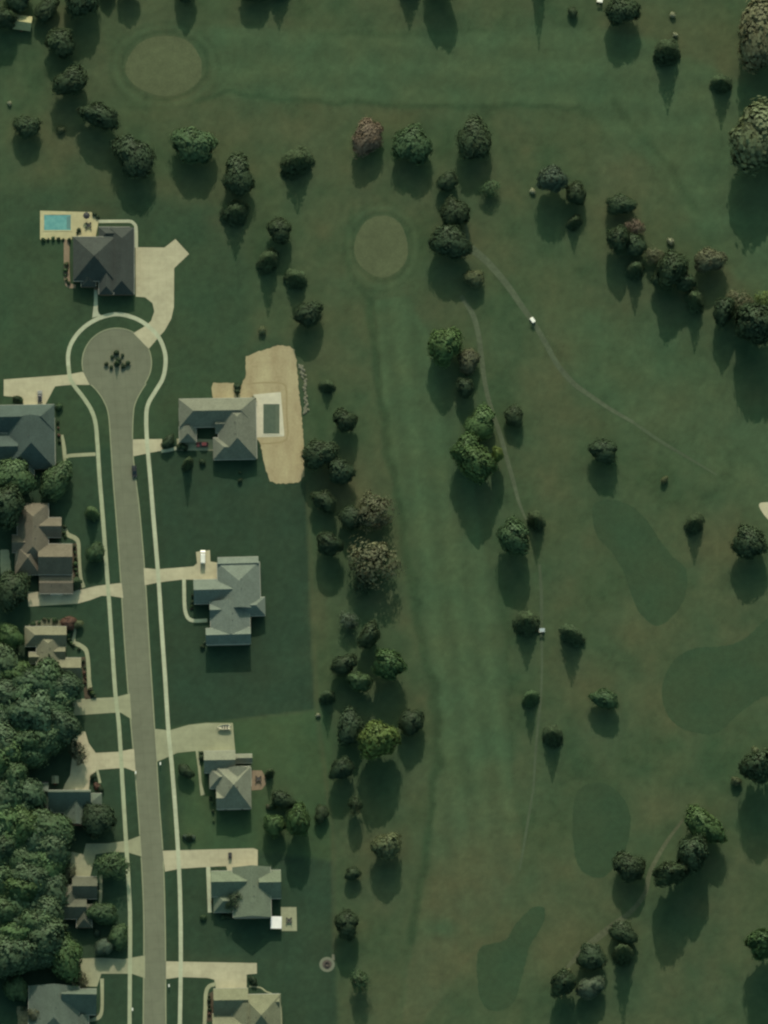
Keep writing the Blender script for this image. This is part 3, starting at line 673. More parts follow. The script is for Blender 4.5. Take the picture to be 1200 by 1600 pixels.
house('detached_house', 'grey house with a broad central ridge and the white canopy at its lower right corner', gJ, [
    (538, 205, 762, 506, 'y', 5.0, .5, 0, 0), (412, 226, 620, 380, 'x', 4.2, .8, 0, 0), (690, 222, 822, 392, 'x', 4.2, .78, 0, 0), (425, 350, 580, 468, 'x', 2.8, .78, 1, 0)],
    tone(97, 106, 90, 1.1), WALLM, 1.0, garage=((600, 205), 'n'), door=((412, 400), 'w'))
house('detached_house', 'grey-tan roofed house cut by the bottom frame edge right of the street', gJ, [
    (590, 950, 822, 1240, 'x', 4.6, .74, 1, 1), (426, 914, 630, 1080, 'x', 3.8, PT, 0, 0), (535, 1010, 700, 1220, 'y', 4.4, .74, 1, 0), (606, 948, 812, 1060, 'x', 3.9, .74, 0, 0), (420, 1060, 600, 1240, 'x', 3.4, .74, 0, 0)],
    tone(106, 108, 88, 1.1), WALLM, 1.0, garage=((530, 914), 'n'), door=((430, 1085), 'w'))
house('garden_shed', 'small shed with a pale roof among trees in the top left corner', lambda p: F(0, 0, 3, p), [(60, 68, 148, 138, 'x', 2.6, .74, 0, 0)], tone(150, 148, 112, 1.1), WALLM, -8, door=((100, 138), 's'), cat='shed')
house('garden_shed', 'tiny pale-roofed shed at the edge of the woodland, beside the dark slatted deck', gG, [(372, 328, 424, 384, 'y', 2.3, .74, 0, 0)], tone(110, 116, 98, 1.1), WALLM, 0, door=((398, 384), 's'), cat='shed')

# ------------------------------------------------------------------ vehicles
def wheel(e, x, y, r=.33, w=.22):
    b = bmesh.new(); cyl(b, y, r, x - w / 2, x + w / 2, r, n=16, axis='x'); t = obj('wheel', b, RUBBER, e)
    b = bmesh.new(); cyl(b, y, r, x - w / 2 - .012, x + w / 2 + .012, r * .6, n=12, axis='x'); obj('rim', b, ALLOY, t)
def hull_profile(bm, W, prof, taper=.0):
    """extrude a side profile (y,z) across the width"""
    n = len(prof); a = [bm.verts.new((-W / 2 + taper * z, y, z)) for y, z in prof]; c = [bm.verts.new((W / 2 - taper * z, y, z)) for y, z in prof]
    for i in range(n): bm.faces.new((a[i], a[(i + 1) % n], c[(i + 1) % n], c[i]))
    bm.faces.new(a[::-1]); bm.faces.new(c); bmesh.ops.recalc_face_normals(bm, faces=bm.faces)
def car(px, py, heading, kind, paint, label, roof=None):
    e = empty('car' if kind != 'van' else 'van', (*P(px, py), .06), R(heading)); tag(e, label, 'car' if kind != 'van' else 'van')
    W = 1.9; b = bmesh.new()
    if kind == 'van':
        L = 5.4; hull_profile(b, 2.0, [(-2.7, .35), (2.65, .35), (2.7, .9), (2.55, 1.15), (1.75, 1.45), (1.15, 2.25), (.9, 2.38), (-2.6, 2.4), (-2.7, 2.2)], .06)
        bmesh.ops.bevel(b, geom=list(b.edges), offset=.05, segments=2, affect='EDGES'); obj('body', b, paint, e)
        b = bmesh.new(); hull_profile(b, 1.72, [(1.72, 1.5), (1.12, 2.24), (1.16, 2.28), (1.76, 1.54)]); obj('windscreen', b, GLASS, e)
        for s in (-1, 1):
            b = bmesh.new(); box(b, *sorted((s * .93, s * .955)), .2, 1.2, 1.4, 1.95); obj('side_window', b, GLASS, e)
        wy = (-1.6, 1.75); hy = 2.66; hz = .85
    else:
        L = 4.7 if kind == 'suv' else 4.5; h = 1.72 if kind == 'suv' else 1.45
        hull_profile(b, W, [(-L / 2, .3), (L / 2, .3), (L / 2, .72), (L / 2 - .15, .88), (.85, 1.0), (-L / 2 + .1, 1.02), (-L / 2, .85)], .03)
        bmesh.ops.bevel(b, geom=list(b.edges), offset=.06, segments=2, affect='EDGES'); obj('body', b, paint, e)
        b = bmesh.new(); rear = -L / 2 + .15 if kind == 'suv' else -1.6
        hull_profile(b, W - .16, [(1.05, .98), (.25, h - .04), (-.05, h), (rear + .45, h - .02), (rear, .98)], .12); obj('cabin_glass', b, GLASS, e)
        b = bmesh.new(); hull_profile(b, W - .3, [(.2, h - .02), (.1, h + .03), (rear + .55, h + .02), (rear + .5, h - .03)], .1); obj('roof_panel', b, roof or paint, e)
        wy = (-1.4, 1.4); hy = L / 2 - .02; hz = .68
    for s in (-1, 1):
        for y in wy: wheel(e, s * .86, y)
        b = bmesh.new(); box(b, s * .68 - .16, s * .68 + .16, hy - .05, hy + .03, hz - .08, hz + .07); obj('headlight', b, LAMP, e)
    return e
car(210, 737, 184, 'suv', CARD, 'dark parked car at the right kerb of the street just below the cul-de-sac')
car(62.3, 620, 0, 'suv', flat('silver_paint', (.22, .22, .21), .3), 'grey car with a dark roof on the driveway left of the cul-de-sac', CARD)
car(317, 871, 0, 'van', CARW, 'white van parked on the driveway spur above the pale grey gabled house')
car(118.3, 1076, 0, 'sedan', CARW, 'white car in deep tree shade on the left side of the street')
car(316, 695, 90, 'suv', CARR, 'red car in the shaded front court of the house by the dirt lot')

def golf_cart(px, py, heading, label, top=None):
    e = empty('golf_cart', (*P(px, py), .03), R(heading)); tag(e, label, 'golf cart', 'golf carts out on the course')
    b = bmesh.new(); hull_profile(b, 1.2, [(-1.15, .3), (1.15, .3), (1.2, .75), (.75, .85), (.55, .42), (-.1, .42), (-.15, .75), (-1.1, .8)], .02); obj('body', b, CREAM, e)
    b = bmesh.new(); box(b, -.55, .55, -.75, -.2, .78, .92); box(b, -.55, .55, -.82, -.7, .9, 1.3); obj('seat', b, METAL, e)
    b = bmesh.new(); box(b, -.72, .72, -1.2, .9, 1.85, 1.93, (.06, .06)); obj('canopy', b, top or WHITEP, e)
    b = bmesh.new()
    for x in (-.55, .55):
        tube(b, (x, .75, .75), (x, .7, 1.86), .03, .03); tube(b, (x, -1.0, .7), (x, -1.0, 1.86), .03, .03)
    obj('canopy_post', b, METAL, e)
    for s in (-1, 1):
        for y in (-.75, .8): wheel(e, s * .52, y, .22, .18)
    return e
golf_cart(832, 501, 35, 'white-roofed golf cart on the diagonal cart path below the middle green')
golf_cart(846.5, 986, 90, 'pale bluish golf cart beside the dark conifer in the middle of the right half', flat('bluish_canopy', (.36, .42, .44), .5))
golf_cart(937, 2, 80, 'white-roofed golf cart cut by the top frame edge')

# boat on its trailer
e = empty('boat_trailer', (*P(350, 1137), .05), R(92)); tag(e, 'low trailer carrying the small boat at the far corner of the driveway', 'trailer')
b = bmesh.new()
for x in (-.6, .6): box(b, x - .05, x + .05, -2.4, 1.6, .4, .5)
for y in (-2.0, -.6, 1.2): box(b, -.6, .6, y - .05, y + .05, .41, .49)
tube(b, (-.6, 1.6, .45), (0, 3.0, .45), .05, .05); tube(b, (.6, 1.6, .45), (0, 3.0, .45), .05, .05)
obj('frame', b, METAL, e)
for s in (-1, 1): wheel(e, s * .85, -.9, .3, .2)
bt = empty('boat', (*P(350, 1137), .05), R(92)); tag(bt, 'small cream boat on a trailer at the far corner of the weathered driveway', 'boat')
def boat_ring(k, z, inset=0):
    pr = [(-.95, -2.4), (.95, -2.4), (1.0, -.8), (.95, .6), (.6, 1.8), (0, 2.7), (-.6, 1.8), (-.95, .6), (-1.0, -.8)]
    return [(x * k * (1 - inset), y * k, z) for x, y in pr]
b = bmesh.new(); rings = [[b.verts.new(c) for c in boat_ring(k, z)] for k, z in ((.45, .55), (.85, .85), (1.0, 1.3), (.9, 1.3), (.78, .95))]
for a, c in zip(rings, rings[1:]):
    for i in range(9): b.faces.new((a[i], a[(i + 1) % 9], c[(i + 1) % 9], c[i]))
b.faces.new(rings[0][::-1]); b.faces.new(rings[-1]); bmesh.ops.recalc_face_normals(b, faces=b.faces); obj('hull', b, CREAM, bt)
b = bmesh.new(); hull_profile(b, 1.3, [(.55, 1.25), (.85, 1.25), (.55, 1.65), (.5, 1.65)], .1); obj('windscreen', b, GLASS, bt)
b = bmesh.new(); box(b, -.6, .6, -1.5, -1.0, .95, 1.2); box(b, -.6, .6, -.5, -.05, .95, 1.2); obj('seat', b, METAL, bt)
b = bmesh.new(); box(b, -.2, .2, -2.85, -2.42, .9, 1.6); obj('outboard_motor', b, METAL, bt)

# small dark utility vehicle on a driveway
e = empty('utility_vehicle', (*P(359.5, 1337), .06), R(0)); tag(e, 'small dark open utility vehicle parked on the wide pale driveway', 'utility vehicle')
b = bmesh.new(); hull_profile(b, 1.3, [(-1.1, .3), (1.1, .3), (1.1, .8), (.6, .9), (.45, .5), (-.25, .5), (-.3, .85), (-1.1, .85)], .02); obj('body', b, CARD, e)
b = bmesh.new(); box(b, -.5, .5, -.3, .1, .5, .8); obj('seat', b, METAL, e)
b = bmesh.new()
for x in (-.55, .55): tube(b, (x, .6, .8), (x, .3, 1.7), .03, .03); tube(b, (x, -.4, .8), (x, -.4, 1.7), .03, .03); tube(b, (x, .3, 1.7), (x, -.4, 1.7), .03, .03)
box(b, -.6, .6, -.45, .35, 1.7, 1.75); obj('roll_cage', b, METAL, e)
for s in (-1, 1):
    for y in (-.75, .75): wheel(e, s * .58, y, .28, .24)

# canopy, patio sets, umbrella, fire pit, mailboxes, boulders
def canopy(px, py, w, d, h, label):
    e = empty('patio_canopy', (*P(px, py), .04), R(-1)); tag(e, label, 'canopy')
    b = bmesh.new(); z = h
    v = [b.verts.new(c) for c in ((-w / 2, -d / 2, z), (w / 2, -d / 2, z), (w / 2, d / 2, z), (-w / 2, d / 2, z), (-w / 2, -d / 2, z + .12), (w / 2, -d / 2, z + .12), (w / 2, d / 2, z + .35), (-w / 2, d / 2, z + .35))]
    for f in ((3, 2, 1, 0), (4, 5, 6, 7), (0, 1, 5, 4), (1, 2, 6, 5), (2, 3, 7, 6), (3, 0, 4, 7)): b.faces.new([v[i] for i in f])
    obj('roof', b, flat('canopy_fabric', (.88, .85, .80), .5), e)
    for x in (-w / 2 + .1, w / 2 - .1):
        for y in (-d / 2 + .1, d / 2 - .1):
            b = bmesh.new(); box(b, x - .06, x + .06, y - .06, y + .06, 0, h); obj('post', b, TRIM, e)
canopy(431.5, 1443.5, 4.3, 4.8, 2.6, 'bright white square canopy at the lower right corner of the grey house')
def umbrella(px, py, label):
    e = empty('patio_umbrella', (*P(px, py), .06)); tag(e, label, 'umbrella')
    b = bmesh.new(); c = b.verts.new((0, 0, 2.7)); ring = [b.verts.new((1.4 * math.cos(t), 1.4 * math.sin(t), 2.2)) for t in [i * math.pi / 4 for i in range(8)]]
    for i in range(8): b.faces.new((c, ring[i], ring[(i + 1) % 8]))
    obj('canopy', b, WOODD, e)
    b = bmesh.new(); cyl(b, 0, 0, .05, 2.65, .03); obj('pole', b, METAL, e)
    b = bmesh.new(); cyl(b, 0, 0, 0, .08, .3); obj('base', b, METAL, e)
umbrella(*g40([(408, 165)])[0], 'dark patio umbrella on the tan deck right of the blue pool')
def chair(e0, x, y, rz, label, group, chaise=False):
    px, py = e0; e = empty('patio_chair', (*P(px + x, py + y), .07), R(rz)); tag(e, label, 'chair', group)
    b = bmesh.new(); box(b, -.3, .3, -.3, .3, .38, .45); obj('seat', b, METAL, e)
    b = bmesh.new(); box(b, -.3, .3, .24, .3, .45, .95); obj('backrest', b, METAL, e)
    for sx in (-.26, .26):
        for sy in (-.26, .26):
            b = bmesh.new(); box(b, sx - .025, sx + .025, sy - .025, sy + .025, 0, .38); obj('leg', b, METAL, e)
def table(px, py, label, col=METAL):
    e = empty('patio_table', (*P(px, py), .07)); tag(e, label, 'table')
    b = bmesh.new(); cyl(b, 0, 0, .7, .75, .7, n=20); obj('tabletop', b, col, e)
    b = bmesh.new(); cyl(b, 0, 0, 0, .7, .06); cyl(b, 0, 0, 0, .04, .35); obj('pedestal', b, METAL, e)
for (px, py), where in ((g40([(420, 225)])[0], 'tan pool deck of the northern house'), (gI([(735, 470)])[0], 'pink paver patio behind the compact hip-roofed house'), (gJ([(868, 520)])[0], 'patio beside the white canopy')):
    table(px, py, 'round dark table on the ' + where)
    for a in range(4):
        t = R(45 + 90 * a); chair((px, py), 4.6 * math.cos(t), -4.6 * math.sin(t), math.degrees(t) - 90, 'dark chair round the table on the ' + where, 'chairs on the ' + where)

e = empty('fire_pit', (*P(511, 1507), 0)); tag(e, 'round fire pit with a pale stone ring on the dark lawn near the bottom', 'fire pit')
def ring_mesh(r0, r1, h, n=32):
    b = bmesh.new(); rows = []
    for i in range(n):
        t = 2 * math.pi * i / n; c, s = math.cos(t), math.sin(t); rows.append([b.verts.new((r * c, r * s, z)) for r, z in ((r0, 0), (r0, h), (r1, h), (r1, 0))])
    for i in range(n):
        for k in range(3): b.faces.new((rows[i][k], rows[i][k + 1], rows[(i + 1) % n][k + 1], rows[(i + 1) % n][k]))
    bmesh.ops.recalc_face_normals(b, faces=b.faces); return b
obj('paving_ring', ring_mesh(1.9, 3.0, .06), flat('ring_paving', (.15, .165, .115)), e)
b = bmesh.new(); cyl(b, 0, 0, 0, .05, 1.9, n=32); obj('gravel_floor', b, flat('gravel', (.09, .08, .065)), e)
obj('pit_wall', ring_mesh(.75, 1.05, .45), flat('pit_stone', (.06, .05, .045)), e)
b = bmesh.new(); box(b, 1.9, 3.0, 1.8, 4.0, 0, .055); obj('paving_spur', b, STONE, e)
for px, py, w in ((250.5, 1194, 'upper driveway with the boat'), (264, 1541, 'lowest right driveway'), (207, 1578, 'grey house at the bottom left'), (212, 1208, 'flared tan driveway')):
    e = empty('mailbox', (*P(px, py), 0)); tag(e, 'pale mailbox at the kerb by the ' + w, 'mailbox')
    b = bmesh.new(); box(b, -.08, .08, -.08, .08, 0, 1.0); obj('post', b, TRIM, e)
    b = bmesh.new(); box(b, -.25, .25, -.55, .55, 1.0, 1.5, (.08, 0)); obj('box', b, WHITEP, e)
rb_ = random.Random(3)
bl = catmull(gB([(1008, 190), (1030, 250), (1040, 330), (1044, 410), (1042, 470)]), 10)
bm0 = bmesh.new(); bmesh.ops.create_icosphere(bm0, subdivisions=2, radius=.5)
for v in bm0.verts: v.co *= rb_.uniform(.8, 1.15); v.co.z *= .7
boulder0 = None
for i, (px, py) in enumerate(bl):
    if boulder0 is None:
        boulder0 = obj('boulder', bm0, STONE); o = boulder0
    else: o = boulder0.copy(); COL.objects.link(o)
    s = rb_.uniform(.6, 1.35); o.location = (*P(px + rb_.uniform(-3, 3), py), .15); o.scale = (s, s * rb_.uniform(.7, 1.1), s * .7); o.rotation_euler = (0, 0, rb_.uniform(0, 6))
    tag(o, 'pale boulder in the stone row along the right edge of the bare tan lot', 'boulder', 'boulders edging the bare tan lot')

# ------------------------------------------------------------------ trees
def mesh_from_quads(name, verts, cols, mat, nrm):
    # wind every leaf so that its face looks the way the canopy surface does, then shade it with that canopy normal
    q = verts.reshape(-1, 4, 3); g = np.cross(q[:, 2] - q[:, 0], q[:, 3] - q[:, 1]); bad = (g * nrm).sum(1) < 0
    q[bad] = q[bad][:, ::-1]; verts = q.reshape(-1, 3)
    n = len(verts); me = bpy.data.meshes.new(name)
    me.vertices.add(n); me.vertices.foreach_set('co', verts.astype(np.float32).ravel())
    me.loops.add(n); me.loops.foreach_set('vertex_index', np.arange(n, dtype=np.int32))
    me.polygons.add(n // 4); me.polygons.foreach_set('loop_start', np.arange(0, n, 4, dtype=np.int32))
    me.update(calc_edges=True)
    at = me.color_attributes.new('Col', 'FLOAT_COLOR', 'POINT'); at.data.foreach_set('color', np.concatenate([cols, np.ones((n, 1))], 1).astype(np.float32).ravel())
    me.materials.append(mat); me.polygons.foreach_set('use_smooth', np.ones(n // 4, dtype=bool))
    me.normals_split_custom_set(np.repeat(nrm, 4, 0).tolist())
    return me
def quads(cent, nrm, size, rng):
    n = len(cent); a = rng.normal(size=(n, 3)); a -= (a * nrm).sum(1, keepdims=True) * nrm; a /= np.linalg.norm(a, axis=1, keepdims=True) + 1e-9
    b = np.cross(nrm, a); s = size[:, None]
    return np.stack([cent - a * s - b * s * .6, cent + a * s * .9 - b * s * .75, cent + a * s + b * s * .65, cent - a * s * .8 + b * s * .7], 1).reshape(-1, 3)
def broadleaf(seed, nclump=52, nleaf=84, leaf=.062, shell=.5):
    """unit crown: radius 1 across, z 0..1; clumps of leaves through the volume"""
    rng = np.random.default_rng(seed); C = []; NR = []; CO = []
    lob = rng.uniform(0, 2 * np.pi, 4)
    def edge(th): return 1 + .12 * np.sin(2 * th + lob[0]) + .10 * np.sin(3 * th + lob[1]) + .08 * np.sin(5 * th + lob[2])
    # foliage shell over the limbs
    m = int(nclump * nleaf * shell); d = rng.normal(size=(m, 3)); d /= np.linalg.norm(d, axis=1, keepdims=True); d[:, 2] = np.where(d[:, 2] < -.5, -d[:, 2], d[:, 2])
    th = np.arctan2(d[:, 1], d[:, 0]); bump = 1 + rng.normal(size=m) * .04
    p = d * (rng.uniform(.74, .98, m) * edge(th) * bump)[:, None] * np.array([1, 1, .5]) + np.array([0, 0, .49]); t = rng.uniform(.82, 1.18, m) * (1 + .10 * np.sin(3 * th + lob[1]))
    C.append(p); NR.append(d); CO.append(np.stack([t, t, t], 1))
    for k in range(nclump):
        th = rng.uniform(0, 2 * np.pi); u = rng.uniform(-.75, 1); rr = rng.uniform(.5, 1) ** .4
        rad = math.sqrt(max(0, 1 - u * u * .92))
        c = np.array([math.cos(th) * rad * rr * .84 * edge(th), math.sin(th) * rad * rr * .84 * edge(th), .5 + .44 * u * rr])
        cr = rng.uniform(.17, .30); tint = rng.uniform(.86, 1.14); hue = rng.uniform(-.03, .05); n = int(nleaf * .6)
        d = rng.normal(size=(n, 3)); d /= np.linalg.norm(d, axis=1, keepdims=True)
        p = c + d * (rng.uniform(.55, 1, (n, 1)) ** .5) * cr * np.array([1, 1, .5])
        nr = d + rng.normal(size=(n, 3)) * .28; nr /= np.linalg.norm(nr, axis=1, keepdims=True)
        t = tint * rng.uniform(.85, 1.15, n)
        C.append(p); NR.append(nr); CO.append(np.stack([t * (1 + hue), t, t * (1 - hue)], 1))
    # loose sprays standing out of the outline
    m = 260; d = rng.normal(size=(m, 3)); d[:, 2] = np.abs(d[:, 2]) - .35; d /= np.linalg.norm(d, axis=1, keepdims=True)
    at2 = np.arctan2(d[:, 1], d[:, 0]); ed = edge(at2)
    p = d * rng.uniform(.8, 1.12, (m, 1)) * ed[:, None] * np.array([1, 1, .5]) + np.array([0, 0, .48]); t = rng.uniform(.85, 1.15, m)
    C.append(p); NR.append(d); CO.append(np.stack([t, t, t], 1))
    # sparse inner foliage so the crown is not hollow
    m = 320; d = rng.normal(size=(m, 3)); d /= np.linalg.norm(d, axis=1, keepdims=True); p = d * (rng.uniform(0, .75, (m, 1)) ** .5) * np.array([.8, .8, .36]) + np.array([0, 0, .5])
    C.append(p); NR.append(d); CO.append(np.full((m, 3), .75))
    C = np.concatenate(C); NR = np.concatenate(NR); CO = np.concatenate(CO)
    env = (C - np.array([0, 0, .42])) * np.array([1, 1, 3.0]); env /= np.linalg.norm(env, axis=1, keepdims=True) + 1e-6
    sh = env * .72 + NR * .28; sh /= np.linalg.norm(sh, axis=1, keepdims=True) + 1e-6
    return mesh_from_quads('crown', quads(C, NR, rng.uniform(.7, 1.3, len(C)) * leaf, rng), np.repeat(CO, 4, 0), LEAF, sh)
def conifer(seed, tiers=15, leaf=.10):
    rng = np.random.default_rng(seed); C = []; NR = []; CO = []
    for k in range(tiers):
        z = .04 + .94 * k / (tiers - 1); rad = (1 - z) ** .85 * (.9 + .2 * rng.random()) + .03
        nb = max(5, int(13 * rad) + 3); ph = rng.uniform(0, 6.28)
        for j in range(nb):
            th = ph + 2 * np.pi * j / nb + rng.normal() * .15; L = rad * rng.uniform(.78, 1.1); n = max(5, int(26 * rad))
            s = rng.uniform(.12, 1, n) ** .7; w = rng.normal(size=n) * .09 * rad
            x = np.cos(th) * L * s - np.sin(th) * w; y = np.sin(th) * L * s + np.cos(th) * w
            C.append(np.stack([x, y, z + .02 - .05 * s * rad + rng.normal(size=n) * .012], 1))
            nr = np.stack([np.cos(th) * .6 + rng.normal(size=n) * .35, np.sin(th) * .6 + rng.normal(size=n) * .35, .55 + rng.normal(size=n) * .25], 1)
            NR.append(nr / np.linalg.norm(nr, axis=1, keepdims=True)); t = rng.uniform(.7, 1.25, n) * rng.uniform(.85, 1.15); CO.append(np.stack([t, t, t], 1))
    C = np.concatenate(C); NR = np.concatenate(NR); CO = np.concatenate(CO)
    q = quads(C, NR, rng.uniform(.7, 1.3, len(C)) * leaf * (.45 + .75 * np.linalg.norm(C[:, :2], axis=1)), rng)
    c = C.repeat(4, 0); q[:, 2] = c[:, 2] + (q[:, 2] - c[:, 2]) * .3
    hd = C[:, :2] / (np.linalg.norm(C[:, :2], axis=1, keepdims=True) + 1e-6)
    env = np.concatenate([hd * .8, np.full((len(C), 1), .6)], 1); sh = env * .7 + NR * .3; sh /= np.linalg.norm(sh, axis=1, keepdims=True)
    return mesh_from_quads('crown', q, np.repeat(CO, 4, 0), LEAF, sh)
def trunk_mesh(limbs, seed):
    rnd = random.Random(seed); b = bmesh.new()
    tube(b, (0, 0, -.02), (0, 0, .35), .5, .34, 8); tube(b, (0, 0, .35), (.1, .05, .75), .34, .16, 7)
    for i in range(limbs):
        t = 2 * math.pi * i / limbs + rnd.uniform(-.4, .4); z = rnd.uniform(.22, .45); tube(b, (0, 0, z), (math.cos(t) * 6, math.sin(t) * 6, z + rnd.uniform(.2, .35)), .2, .06, 6)
    me = bpy.data.meshes.new('trunk'); b.to_mesh(me); b.free(); me.materials.append(BARK); return me
CROWN = {'b': [broadleaf(s) for s in (1, 2, 3, 4, 5, 6)], 's': [broadleaf(s, 24, 60, .048, .12) for s in (11, 12, 13)], 'c': [conifer(s) for s in (21, 22, 23)]}
TRUNK = {'b': [trunk_mesh(5, 1), trunk_mesh(6, 2)], 's': [trunk_mesh(6, 3)], 'c': [trunk_mesh(0, 4)]}
TONE = {'D': (.050, .082, .043), 'M': (.076, .132, .062), 'G': (.090, .130, .088), 'B': (.082, .148, .058), 'Y': (.135, .200, .064), 'O': (.122, .134, .078), 'K': (.165, .132, .095), 'R': (.15, .088, .065), 'W': (.080, .138, .068), 'V': (.086, .138, .076), 'X': (.092, .158, .064), 'P': (.132, .162, .084), 'L': (.34, .36, .24)}
rt = random.Random(42); tcount = [0]
def tree(cx, y0, y1, w, kind='b', tn='D', label='', group=None, height=None, name=None, cat='tree'):
    """crown top edge at y0, shadow tip at y1, crown width w (map units)"""
    w *= 1.15; r = w * S / 2; yc = y0 + w / 2
    yc = y0 + w * {'D': .30, 'M': .38}.get(tn, .5)
    up = .3 if kind == 'c' else .58
    h = height or max(2.2, (y1 - yc) * S / (math.cos(TILT) / TAN + up * math.sin(TILT)))
    if kind != 'c': h = max(h, 1.35 * r)
    yc += up * h * math.sin(TILT) / S
    e = empty(name or {'c': 'conifer_tree'}.get(kind, 'broadleaf_tree'), (*P(cx, yc), 0), rt.uniform(0, 6.28)); tag(e, label, cat, group)
    i = tcount[0]; tcount[0] += 1
    cr = bpy.data.objects.new('crown', CROWN[kind][i % len(CROWN[kind])])
    base = h * (.06 if kind == 'c' else .16)
    cr.location = (0, 0, base); rr = r * (1.02 if kind == 'c' else 1.03); sx = rt.uniform(.80, 1.12); cr.scale = (rr * sx, rr / sx, (h - base))
    j = rt.uniform(.88, 1.14); c = TONE[tn]; hu = rt.uniform(-.02, .06)
    cr.color = (c[0] * j * (1 + hu), c[1] * j, c[2] * j * (1 - hu), 1); link(cr, e)
    tk = bpy.data.objects.new('trunk', TRUNK[kind][i % len(TRUNK[kind])]); k = .16 + .035 * r
    tk.scale = (k if kind == 'c' else r / 10 + .1, k if kind == 'c' else r / 10 + .1, h * .9); link(tk, e)
    return e
G1 = 'trees scattered over the golf course'; G2 = 'trees on the house lots'
